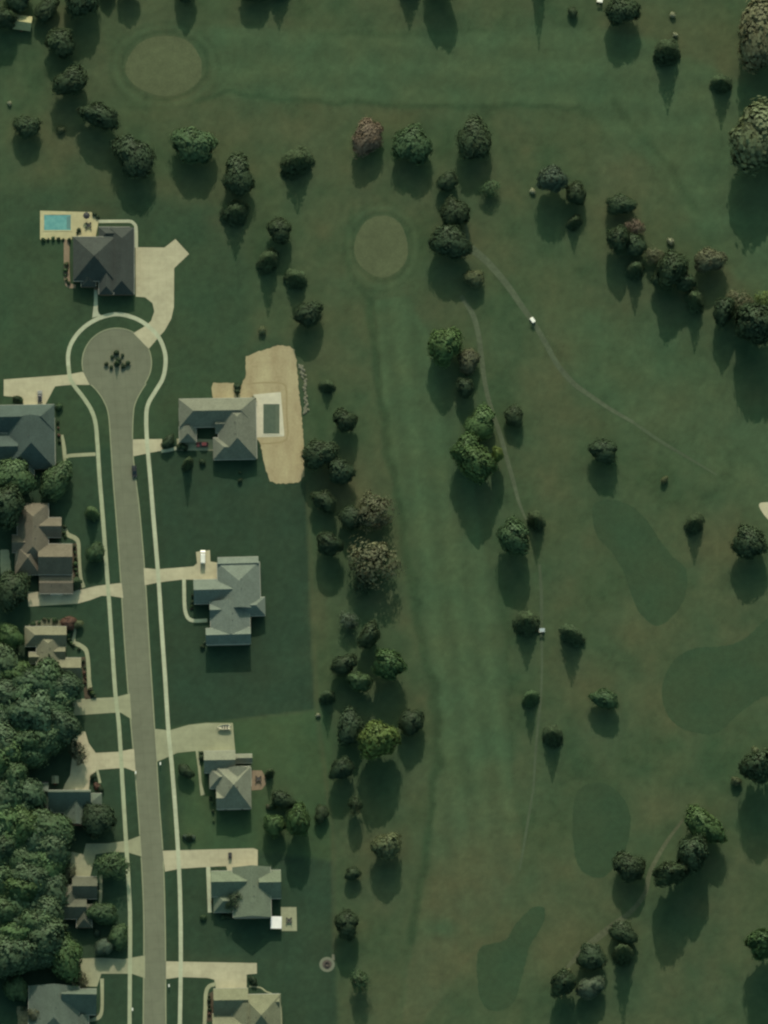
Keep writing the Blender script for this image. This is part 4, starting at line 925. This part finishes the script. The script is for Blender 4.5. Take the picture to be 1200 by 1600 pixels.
TREES = [
 # upper left
 (3, 15, 98, 34, 'b', 'D', 'dark tree cut by the left frame edge, left of the pale-roofed shed'),
 (28, -22, 24, 42, 'b', 'D', 'dark tree at the top frame edge just above the pale-roofed shed'),
 (73, 4, 56, 32, 'b', 'D', 'dark tree just right of the pale-roofed shed'),
 (128, -30, 74, 56, 'b', 'D', 'broad dark tree at the top edge, left of the round upper-left green'),
 (200, -30, 38, 28, 'b', 'D', 'narrow dark tree at the top edge above the left rim of the upper-left green'),
 (168, -26, 18, 22, 'b', 'D', 'small tree at the top edge between two larger dark trees, above the upper-left green'),
 (290, -28, 42, 32, 'b', 'D', 'dark tree at the top edge above the right rim of the upper-left green'),
 (95, 52, 128, 40, 'b', 'D', 'dark tree below the shed, uppermost of the curved row left of the upper-left green'),
 (110, 112, 204, 43, 'b', 'D', 'tall dark tree left of the upper-left green, middle of the curved row'),
 (42, 186, 250, 34, 'b', 'D', 'lone small dark tree near the left edge, well above the blue pool'),
 (156, 166, 258, 43, 'b', 'D', 'dark tree below the upper-left green, third in the curved row'),
 (210, 226, 306, 56, 'b', 'D', 'wide dark tree above the dark-roofed pool house, lowest of the curved row'),
 (302, 203, 288, 54, 'b', 'M', 'dark tree standing alone below the right side of the upper-left green'),
 (372, 258, 346, 48, 'b', 'D', 'upper tree of the tight vertical pair above the dark lawn, right of the pool house'),
 (368, 320, 406, 36, 'c', 'D', 'lower tree of the tight vertical pair above the dark lawn, right of the pool house'),
 (399, -34, 30, 40, 'b', 'D', 'left tree of the pair at the top edge above the upper fairway'),
 (436, -34, 46, 36, 'c', 'D', 'right, more pointed tree of the pair at the top edge above the upper fairway'),
 (465, 238, 333, 42, 'c', 'D', 'pointed dark tree left of the middle green and above the lone row'),
 (574, 189, 268, 45, 'b', 'K', 'tree with a reddish brown crown above the middle green'),
 (644, 203, 274, 52, 'b', 'M', 'broad dark tree between the reddish tree and the round dark tree above the middle green'),
 (741, 200, 286, 52, 'b', 'D', 'large round dark tree right of centre, above the pale path fork'),
 (640, -40, 46, 36, 'c', 'D', 'left of the two dark trees cut by the top edge at the middle'),
 (687, -50, 65, 46, 'b', 'D', 'larger right one of the two dark trees cut by the top edge at the middle'),
 (842, -60, 76, 24, 'c', 'D', 'very slim conifer cut by the top frame edge, right of the middle'),
 (895, 14, 32, 14, 'b', 'D', 'tiny dark bush-like tree near the top edge between the slim conifer and the golf cart'),
 # upper right
 (972, 2, 96, 42, 'b', 'D', 'dark oval tree near the top edge right of the golf cart'),
 (1043, 68, 178, 36, 'c', 'D', 'tall narrow dark conifer in the upper right, left of the smaller narrow one'),
 (1127, 120, 202, 28, 'c', 'D', 'smaller narrow dark conifer left of the big trees at the right edge'),
 (1190, 8, 160, 80, 'b', 'O', 'big olive-topped tree at the right edge near the top'),
 (1192, 162, 360, 92, 'b', 'P', 'biggest pale olive tree at the right edge, below the other olive one'),
 (699, 274, 332, 28, 'b', 'D', 'small dark tree below the large round one, above the path fork'),
 (710, 318, 392, 40, 'b', 'D', 'dark tree at the upper end of the cart path'),
 (704, 362, 462, 50, 'b', 'D', 'wide dark tree left of the path fork, beside the middle green'),
 (741, 420, 476, 26, 'b', 'P', 'small pale-topped tree in the fork of the cart paths'),
 (766, 284, 308, 26, 's', 'M', 'faint thin green tree right of the path fork'),
 (437, 348, 420, 34, 'b', 'D', 'uppermost dark tree of the staggered row left of the middle green'),
 (419, 396, 494, 32, 'c', 'D', 'leftmost dark tree of the staggered row above the dirt lot'),
 (462, 424, 500, 30, 'c', 'D', 'narrow dark tree of the staggered row, between its leftmost and lowest trees'),
 (482, 478, 556, 37, 'b', 'D', 'lowest dark tree of the staggered row, at the top right of the dirt lot'),
 (863, 258, 372, 38, 'b', 'G', 'greyish tree at the left end of the diagonal tree belt on the right'),
 (900, 292, 356, 30, 'b', 'D', 'dark tree second from the left in the diagonal tree belt'),
 (897, 340, 396, 20, 'c', 'D', 'slim conifer hanging below the left end of the diagonal tree belt'),
 (970, 308, 360, 34, 'b', 'D', 'small dark round tree on the upper side of the diagonal tree belt'),
 (992, 340, 372, 26, 's', 'K', 'small pinkish grey tree beside the dark round one in the diagonal belt'),
 (966, 362, 458, 34, 'b', 'D', 'dark tree in the diagonal belt directly below the small dark round tree'),
 (990, 372, 430, 32, 'b', 'D', 'dark tree in the diagonal belt directly below the small pinkish one'),
 (992, 412, 492, 26, 'c', 'D', 'pointed dark conifer hanging below the left half of the diagonal belt'),
 (1024, 384, 440, 28, 's', 'O', 'small olive tree in the middle of the diagonal belt'),
 (1050, 404, 517, 46, 'b', 'D', 'large dark tree in the middle of the diagonal belt'),
 (1085, 458, 552, 30, 'c', 'D', 'tall conifer in the middle of the diagonal belt, right of the large dark tree'),
 (1109, 385, 474, 38, 'b', 'O', 'olive-topped tree on the upper side of the diagonal belt, right of its middle'),
 (1131, 474, 568, 34, 'b', 'D', 'dark tree in the lower right part of the diagonal belt, right of the tall conifer'),
 (1158, 452, 520, 40, 's', 'O', 'olive tree at the upper right of the diagonal belt'),
 (1164, 496, 560, 30, 'b', 'M', 'bright-topped small tree in the lower right part of the diagonal belt'),
 (1182, 486, 650, 58, 'b', 'D', 'biggest dark tree at the right end of the diagonal belt'),
 (1196, 452, 520, 30, 's', 'Y', 'yellowish tree cut by the right edge at the end of the diagonal belt'),
 # centre right
 (695, 512, 630, 48, 'b', 'B', 'big green-topped tree left of the winding cart path, uppermost of its cluster'),
 (732, 546, 612, 32, 'b', 'O', 'olive tree beside the winding cart path, touching the big green-topped one'),
 (727, 596, 658, 26, 'b', 'D', 'small dark tree below the olive one at the winding cart path'),
 (750, 638, 702, 44, 'b', 'B', 'round bright green tree on the left side of the winding cart path'),
 (803, 640, 690, 28, 'b', 'D', 'small dark tree right of the winding cart path'),
 (728, 680, 800, 42, 'b', 'B', 'bright green tree below the round one, left half of a wide pair'),
 (745, 694, 838, 50, 'b', 'B', 'tall bright green tree, right half of a wide pair by the cart path'),
 (777, 700, 794, 18, 'b', 'Y', 'small yellow-topped tree by the cart path beside the wide bright pair'),
 (838, 804, 882, 27, 'c', 'D', 'slim dark conifer at the lower end of the winding cart path'),
 (803, 820, 942, 46, 'b', 'M', 'leafy green tree left of the slim conifer at the end of the winding path'),
 (823, 960, 1046, 36, 'c', 'D', 'dark conifer left of the golf cart in the right half'),
 (893, 980, 1072, 32, 'c', 'D', 'dark pointed conifer right of the golf cart in the right half'),
 (829, 1080, 1162, 22, 'c', 'M', 'thin conifer below the golf cart, above a slightly wider one'),
 (863, 1138, 1222, 30, 'c', 'D', 'dark conifer above the oval dark tee, below the thin conifer'),
 (945, 1078, 1146, 32, 'b', 'M', 'small tree left of the large dark round tee patch'),
 (943, 692, 766, 36, 'b', 'D', 'lone dark tree above the kidney-shaped dark patch'),
 (1085, 808, 882, 28, 'c', 'D', 'dark conifer just right of the kidney-shaped dark patch'),
 (1171, 832, 930, 46, 'b', 'D', 'dark oval tree at the right edge below the sand bunker'),
 (1038, 744, 758, 10, 'b', 'P', 'tiny pale shrub-sized tree above the kidney-shaped dark patch'),
 # lower right
 (1186, 1180, 1338, 48, 'b', 'D', 'tall dark tree at the right edge below the big dark tee patch'),
 (1100, 1262, 1372, 50, 'b', 'B', 'vivid green-topped tree in the lower right'),
 (1082, 1318, 1456, 46, 'b', 'D', 'dark tree directly below the vivid green-topped one'),
 (1046, 1352, 1500, 38, 'b', 'D', 'long-shadowed dark tree left of and below the vivid green-topped one'),
 (983, 1340, 1424, 42, 'b', 'D', 'round dark tree standing alone right of the oval dark tee'),
 (974, 1446, 1490, 34, 'b', 'D', 'upper of two stacked dark trees near the bottom right'),
 (974, 1478, 1606, 30, 'c', 'D', 'lower, slimmer of two stacked dark trees near the bottom right'),
 (924, 1482, 1545, 38, 'b', 'D', 'dark tree at the bottom right beside the dry path, left of the stacked pair'),
 (922, 1524, 1600, 34, 'b', 'G', 'greyish-topped tree touching the dark one left of the stacked pair'),
 (880, 1524, 1640, 36, 'b', 'D', 'dark tree near the bottom edge, left end of the bottom right group'),
 (1192, 1450, 1620, 42, 'b', 'B', 'green-topped tree at the right edge near the bottom'),
 (1069, 428, 505, 30, 'b', 'D', 'dark tree in the diagonal belt just right of its large dark middle tree'),
 (1034, 428, 492, 28, 'b', 'D', 'dark tree in the diagonal belt just left of its large dark middle tree'),
 (1066, 1346, 1446, 32, 'b', 'D', 'dark tree squeezed between the long-shadowed tree and the one under the vivid green tree'),
 # middle belt
 (568, 898, 966, 34, 's', 'D', 'thin dark tree just below the wider pale olive tree of the central belt'),
 (511, 596, 640, 20, 'c', 'D', 'small lone conifer just right of the bare dirt lot'),
 (539, 646, 727, 32, 'b', 'D', 'dark tree at the top of the central belt, right of the dirt lot'),
 (499, 694, 782, 44, 'b', 'D', 'wide dark tree just right of the lower end of the bare dirt lot'),
 (532, 724, 800, 36, 'b', 'D', 'dark tree of the central belt, touching the wide one by the dirt lot'),
 (507, 772, 842, 32, 'b', 'D', 'dark tree of the central belt below the wide one by the dirt lot'),
 (552, 796, 862, 36, 'b', 'D', 'dark tree of the central belt beside the upper pale olive tree'),
 (586, 768, 850, 56, 's', 'O', 'upper pale olive tree of the central belt'),
 (584, 840, 966, 68, 's', 'O', 'lower, wider pale olive tree of the central belt'),
 (514, 838, 926, 34, 'b', 'D', 'dark tree at the edge of the dark lawn, left of the wide pale olive tree'),
 (545, 954, 1012, 28, 's', 'G', 'thin grey tree of the central belt below the wide olive one'),
 (577, 982, 1068, 32, 'b', 'D', 'dark tree of the central belt left of the fresh green-topped one'),
 (537, 1028, 1108, 32, 'b', 'D', 'dark tree of the central belt above a smaller greenish one, near the lawn corner'),
 (561, 1052, 1132, 30, 'b', 'M', 'mid green tree of the central belt just above the brightest tree'),
 (608, 1014, 1138, 42, 'b', 'B', 'fresh green-topped tree of the central belt above the brightest one'),
 (512, 1082, 1152, 20, 'c', 'D', 'slim conifer at the corner of the dark lawn in the central belt'),
 (591, 1126, 1282, 52, 'b', 'Y', 'brightest yellow-green tree in the middle of the picture'),
 (547, 1122, 1198, 42, 'b', 'D', 'dark tree touching the left side of the brightest yellow-green tree'),
 (642, 1116, 1192, 36, 'b', 'D', 'dark tree right of the brightest yellow-green tree'),
 (534, 1190, 1272, 32, 'b', 'D', 'dark tree below and left of the brightest yellow-green tree'),
 (555, 1250, 1326, 24, 's', 'D', 'thin dark tree below the brightest yellow-green tree'),
 (502, 1264, 1298, 22, 'b', 'D', 'small round dark tree at the back of the medium green lawn'),
 (604, 1300, 1402, 38, 'b', 'P', 'pale-flecked tree with bright edges below the brightest yellow-green tree'),
 (551, 1358, 1400, 20, 'b', 'D', 'small dark tree left of and below the pale-flecked one'),
 (542, 1432, 1516, 36, 'b', 'D', 'dark tree just above the round fire pit'),
 (563, 1520, 1598, 30, 's', 'M', 'sparse tree near the bottom edge right of the round fire pit'),
]
for cx, y0, y1, w, k, t, lab in TREES: tree(cx, y0, y1, w, k, t, lab, G1)
LOT = [
 (428, 1272, 1345, 30, 'b', 'B', 'bright round tree behind the compact hip-roofed house, left of its pair'),
 (466, 1260, 1380, 38, 'b', 'B', 'larger bright round tree behind the compact hip-roofed house, right of its pair'),
 (442, 1240, 1290, 28, 'b', 'D', 'dark round tree above the pair of bright ones behind the compact house'),
 (421, 1203, 1252, 14, 'c', 'D', 'slim dark conifer beside the pink paver patio'),
 (20, 722, 812, 54, 'b', 'M', 'green tree at the left edge just below the slate-roofed house'),
 (88, 730, 812, 46, 'b', 'M', 'green tree below the right side of the slate-roofed house'),
 (144, 793, 862, 20, 'c', 'M', 'thin green tree on the front lawn of the brown-roofed house'),
 (149, 852, 905, 26, 'b', 'M', 'olive-green small tree on the front lawn below the thin one'),
 (293, 718, 792, 17, 'c', 'D', 'slim dark conifer below the house by the dirt lot'),
 (263, 684, 712, 18, 'b', 'D', 'small dark tree between the short driveway stub and the red car'),
 (290, 1198, 1236, 20, 'b', 'D', 'small dark tree in front of the compact hip-roofed house'),
 (296, 1304, 1330, 12, 'c', 'D', 'tiny dark tree above the wide pale driveway'),
 (152, 1264, 1322, 46, 'b', 'D', 'round dark tree beside the dark house with pointed gables'),
 (175, 1334, 1392, 44, 's', 'M', 'thin olive tree over the lawn right of the yellowish forecourt'),
 (160, 1412, 1462, 36, 'b', 'M', 'green tree at the front of the dark grey house by the woodland'),
 (185, 1450, 1492, 30, 'b', 'M', 'small green tree close to the left pavement near the bottom'),
 (162, 1466, 1502, 24, 'b', 'G', 'small greyish tree between two green ones above the shaded driveway'),
 (100, 1460, 1530, 58, 'b', 'B', 'bright green tree above the shaded driveway at the bottom left'),
 (26, 1530, 1590, 34, 'b', 'M', 'green tree at the left edge left of the bottom grey house'),
 (54, 1574, 1640, 22, 's', 'O', 'small olive tree at the bottom edge left of the bottom grey house'),
 (122, 1158, 1226, 30, 's', 'O', 'thin brownish tree over the flared tan driveway'),
 (107, 962, 996, 20, 'b', 'R', 'small red-leaved tree at the upper corner of the tan-roofed house'),
 (119, 966, 990, 15, 'b', 'P', 'small pale tree beside the red-leaved one'),
 (368, 1398, 1462, 30, 's', 'D', 'dark thin tree against the front of the grey house with the white canopy'),
 (118, 905, 952, 18, 'c', 'D', 'slim tree where the front walk meets the driveway of the brown-roofed house'),
 (106, 1350, 1400, 26, 's', 'O', 'thin olive tree left of the yellowish forecourt'),
 (126, 1515, 1560, 26, 's', 'O', 'thin tan-green tree over the forecourt of the bottom grey house'),
 (8, 770, 900, 56, 'b', 'D', 'dark tree at the left edge beside the brown-roofed house'),
 (18, 905, 1000, 50, 'b', 'D', 'dark tree at the left edge above the driveway end, left of the brown-roofed house'),
 (16, 975, 1050, 34, 'b', 'B', 'bright green tree at the left edge beside the tan-roofed house'),
 (20, 1212, 1290, 44, 'b', 'B', 'bright green tree in the woodland left of the dark slatted deck'),
 (46, 1075, 1170, 40, 'b', 'B', 'brightest yellow-green crown inside the upper woodland'),
]
for cx, y0, y1, w, k, t, lab in LOT: tree(cx, y0, y1, w, k, t, lab, G2)
# woodland at the left edge
wood = [(-60, 1010), (30, 1035), (60, 1052), (100, 1068), (112, 1090), (104, 1120), (90, 1160), (40, 1200), (46, 1270), (92, 1280), (90, 1315), (82, 1370), (85, 1450), (60, 1490), (-10, 1500), (-60, 1500)]
rw = random.Random(5); placed = []
for t in range(4000):
    p = (rw.uniform(-55, 115), rw.uniform(1000, 1500))
    if inside(p, wood) and all(math.dist(p, q) > 21 for q in placed): placed.append(p)
placed.sort(key=lambda p: p[1])
for px, py in placed:
    w = rw.uniform(38, 60); tn = rw.choice('WWVVWVX' if px > -10 else 'WV')
    tree(px, py - w / 2, py, w, 'b', tn, 'tree packed among others in the dense dark woodland along the left edge', 'woodland trees at the left edge', height=rw.uniform(10.5, 15))

# low shrubs
SH = [broadleaf(31, 16, 40, .12), broadleaf(32, 16, 40, .12)]
rs = random.Random(9)
def shrub(px, py, d, tn, label, group):
    o = bpy.data.objects.new('shrub', SH[rs.randrange(2)]); r = d * S / 2
    o.location = (*P(px, py), 0.02); o.scale = (r, r, r * rs.uniform(1.1, 1.6)); o.rotation_euler = (0, 0, rs.uniform(0, 6.28))
    c = TONE[tn]; j = rs.uniform(.8, 1.2); o.color = (c[0] * j, c[1] * j, c[2] * j, 1); link(o); tag(o, label, 'shrub', group)
def row(fn, pts, n, d, tones, label):
    q = catmull(fn(pts), 12)
    for i in range(n):
        p = q[int((len(q) - 1) * (i + .5) / n)]; shrub(p[0] + rs.uniform(-1, 1), p[1] + rs.uniform(-1, 1), d * rs.uniform(.7, 1.3), rs.choice(tones), label, label + ' (row)')
row(g40, [(710, 270), (712, 480), (715, 680)], 13, 5, 'YOMM', 'small yellow-green shrub in the bed along the right wall of the northern pool house')
row(g40, [(275, 480), (270, 560), (290, 625)], 5, 6, 'MPD', 'small shrub at the left corner of the northern pool house')
row(g40, [(110, 320), (200, 316), (300, 322)], 6, 6, 'DM', 'dark shrub along the lower edge of the blue pool deck')
row(g40, [(345, 280), (360, 250)], 2, 6, 'D', 'dark shrub where the blue pool deck meets the house')
row(g40, [(455, 150), (485, 175)], 2, 7, 'D', 'dark shrub at the upper right corner of the blue pool deck')
row(gC, [(495, 650), (505, 760), (515, 860)], 6, 6, 'DM', 'dark shrub beside the front walk of the brown-roofed house')
row(gC, [(440, 520), (430, 570), (440, 600)], 3, 6, 'DM', 'shrub at the front door of the brown-roofed house')
row(gE, [(490, 240), (510, 300), (580, 350)], 5, 6, 'DMO', 'shrub inside the bend of the walk at the tan-roofed house')
row(gE, [(600, 420), (612, 520), (618, 600)], 5, 5, 'DR', 'reddish dark shrub along the garage of the tan-roofed house')
row(gE, [(650, 630), (670, 660), (690, 690)], 4, 6, 'YMO', 'yellowish shrub where the curling walk meets its driveway')
row(gE, [(230, 170), (340, 130), (420, 145)], 6, 7, 'OMD', 'shrub round the upper patio of the tan-roofed house')
row(gB, [(740, 385), (730, 430)], 2, 9, 'D', 'dark shrub at the upper left corner of the white pool deck')
row(gB, [(640, 310), (640, 355)], 2, 9, 'D', 'dark shrub between the small dirt patch and the big dirt lot')
row(gB, [(345, 765), (460, 760)], 2, 9, 'GD', 'greyish shrub on the lawn just below the house by the dirt lot')
row(gB, [(655, 805), (660, 880)], 2, 7, 'PD', 'small shrub on the lawn between the house and the lower dirt lot')
row(gB, [(300, 670), (340, 675)], 3, 9, 'D', 'dark shrub left of the red car')
row(gD, [(405, 350), (400, 420), (395, 450)], 4, 6, 'MRD', 'small shrub between the curved walk and the pale grey gabled house')
row(gD, [(480, 650), (465, 690)], 2, 6, 'GD', 'small shrub at the lower left corner of the pale grey gabled house')
row(gI, [(378, 300), (380, 350)], 2, 8, 'D', 'dark shrub left of the garage of the compact hip-roofed house')
row(gI, [(430, 580), (450, 640), (455, 760)], 4, 6, 'DM', 'dark shrub along the left wall of the compact hip-roofed house')
row(gI, [(790, 650), (830, 640)], 2, 9, 'MO', 'small shrub above the bright pair of trees behind the compact house')
row(gI, [(270, 830), (330, 840)], 3, 8, 'DG', 'dark shrub on the lawn above the wide pale driveway')
row(gJ, [(360, 500), (380, 515)], 2, 8, 'GM', 'greyish shrub on the front lawn of the grey house with the white canopy')
row(gJ, [(430, 230), (470, 215)], 2, 7, 'D', 'dark shrub by the garage of the grey house with the white canopy')
row(gJ, [(480, 500), (520, 500)], 3, 8, 'DM', 'dark shrub at the lower left corner of the grey house with the white canopy')
row(gJ, [(645, 850), (670, 890)], 3, 8, 'MD', 'dark green shrub at the end of the lowest right driveway')
row(gJ, [(730, 960), (770, 980), (805, 1050)], 6, 6, 'MDO', 'shrub in the edged bed of the bottom right house')
row(gJ, [(575, 940), (590, 930)], 2, 8, 'O', 'tan shrub at the garage corner of the bottom right house')
row(gJ, [(400, 960), (405, 1080)], 5, 5, 'DR', 'small dark shrub along the left wall of the bottom right house')
row(gA, [(90, 700), (140, 705)], 3, 9, 'RDM', 'reddish dark shrub between the driveway and the slate-roofed house')
row(gA, [(375, 760), (400, 750)], 2, 8, 'GM', 'greyish shrub at the upper right corner of the slate-roofed house')
row(gA, [(390, 850), (395, 1000)], 4, 5, 'DR', 'dark shrub along the street wall of the slate-roofed house')
row(gG, [(670, 330), (690, 400), (740, 440)], 5, 8, 'RD', 'reddish brown shrub right of the tan court of the dark gabled house')
row(gH, [(150, 1000), (240, 1010), (270, 1050)], 5, 8, 'MOP', 'pale green shrub in the dry bed left of the bottom grey house')
row(gH, [(690, 430), (740, 540)], 2, 8, 'G', 'greyish shrub on the lawn in front of the dark grey house by the woodland')
# planted island marks in the turning circle
isl = F(0, 460, 4.286, [(750, 420), (795, 440), (820, 410), (745, 490), (825, 482), (856, 462), (712, 468), (780, 392)])
for p in isl: shrub(p[0], p[1], rs.uniform(5.5, 8.5), 'D', 'small dark shrub in the ring at the centre of the cul-de-sac', 'shrubs at the centre of the cul-de-sac')
tree(182.6, 565, 594, 8, 'c', 'D', 'tiny dark conifer in the centre of the cul-de-sac', G2)
# pale bushes on the course
for x, y, d, lab in ((832, 299, 9, 'small pale round bush left of the diagonal tree belt'), (1051, 24, 9, 'upper of two small pale bushes near the top right'), (1055, 55, 8, 'lower of two small pale bushes near the top right'), (1048, 378, 11, 'pale bush above the middle of the diagonal tree belt'),
                     (895, 347, 8, 'tiny pale bush between the first trees of the diagonal belt'), (1150, 1222, 16, 'pale yellow bush left of the tall dark tree at the right edge'), (591, 1328, 9, 'pale bush at the left rim of the pale-flecked tree'), (554, 1537, 6, 'tiny pale bush beside the sparse tree near the bottom'), (497, 1118, 7, 'tiny pale bush at the corner of the dark lawn'), (15, 162, 7, 'tiny pale bush near the left frame edge below the shed'),
                     (95, 203, 12, 'flat pale bush between the second and third trees of the curved row'), (1180, 1175, 14, 'olive bush at the right edge above the tall dark tree'), (885, 1520, 14, 'dry pale bush at the left end of the bottom right group'), (410, 517, 12, 'dry tan bush above the dirt lot')):
    shrub(x, y, d, 'L' if d < 12 else 'P', lab, 'pale bushes on the course')

# ------------------------------------------------------------------ sky, sun, camera
w = bpy.data.worlds.new('World'); scene.world = w; w.use_nodes = True; nt = w.node_tree
sky = nt.nodes.new('ShaderNodeTexSky'); sky.sky_type = 'NISHITA'; sky.sun_disc = False; sky.sun_elevation = R(ELEV); sky.sun_rotation = 0.0
sky.air_density = 1.0; sky.dust_density = 3.0; sky.ozone_density = 1.0
bg = nt.nodes['Background']; bg.inputs['Strength'].default_value = .148; 
tint = nt.nodes.new('ShaderNodeMix'); tint.data_type = 'RGBA'; tint.blend_type = 'MULTIPLY'; tint.inputs[0].default_value = 1; tint.inputs[7].default_value = (.88, 1.12, .82, 1)
nt.links.new(sky.outputs[0], tint.inputs[6]); nt.links.new(tint.outputs[2], bg.inputs['Color'])
sl = bpy.data.lights.new('sun', 'SUN'); sl.energy = 3.3; sl.angle = R(.55); sl.color = (1.0, .86, .74)
so = bpy.data.objects.new('sun', sl); so.location = (0, 300, 300); so.rotation_euler = (R(-(90 - ELEV)), 0, 0); link(so)
cam = bpy.data.cameras.new('camera'); H = 1500.0
cam.type = 'ORTHO'; cam.sensor_fit = 'VERTICAL'; cam.ortho_scale = 1600 * S; cam.clip_start = 10; cam.clip_end = 30000
co = bpy.data.objects.new('camera', cam); co.location = (0, -H * math.sin(TILT), H * math.cos(TILT)); co.rotation_euler = (TILT, 0, 0); link(co); scene.camera = co
scene.view_settings.view_transform = 'Standard'; scene.view_settings.look = 'None'; scene.view_settings.exposure = 0
scene.cycles.pixel_filter_type = 'BLACKMAN_HARRIS'; scene.cycles.filter_width = 2.4
scene.cycles.max_bounces = 4
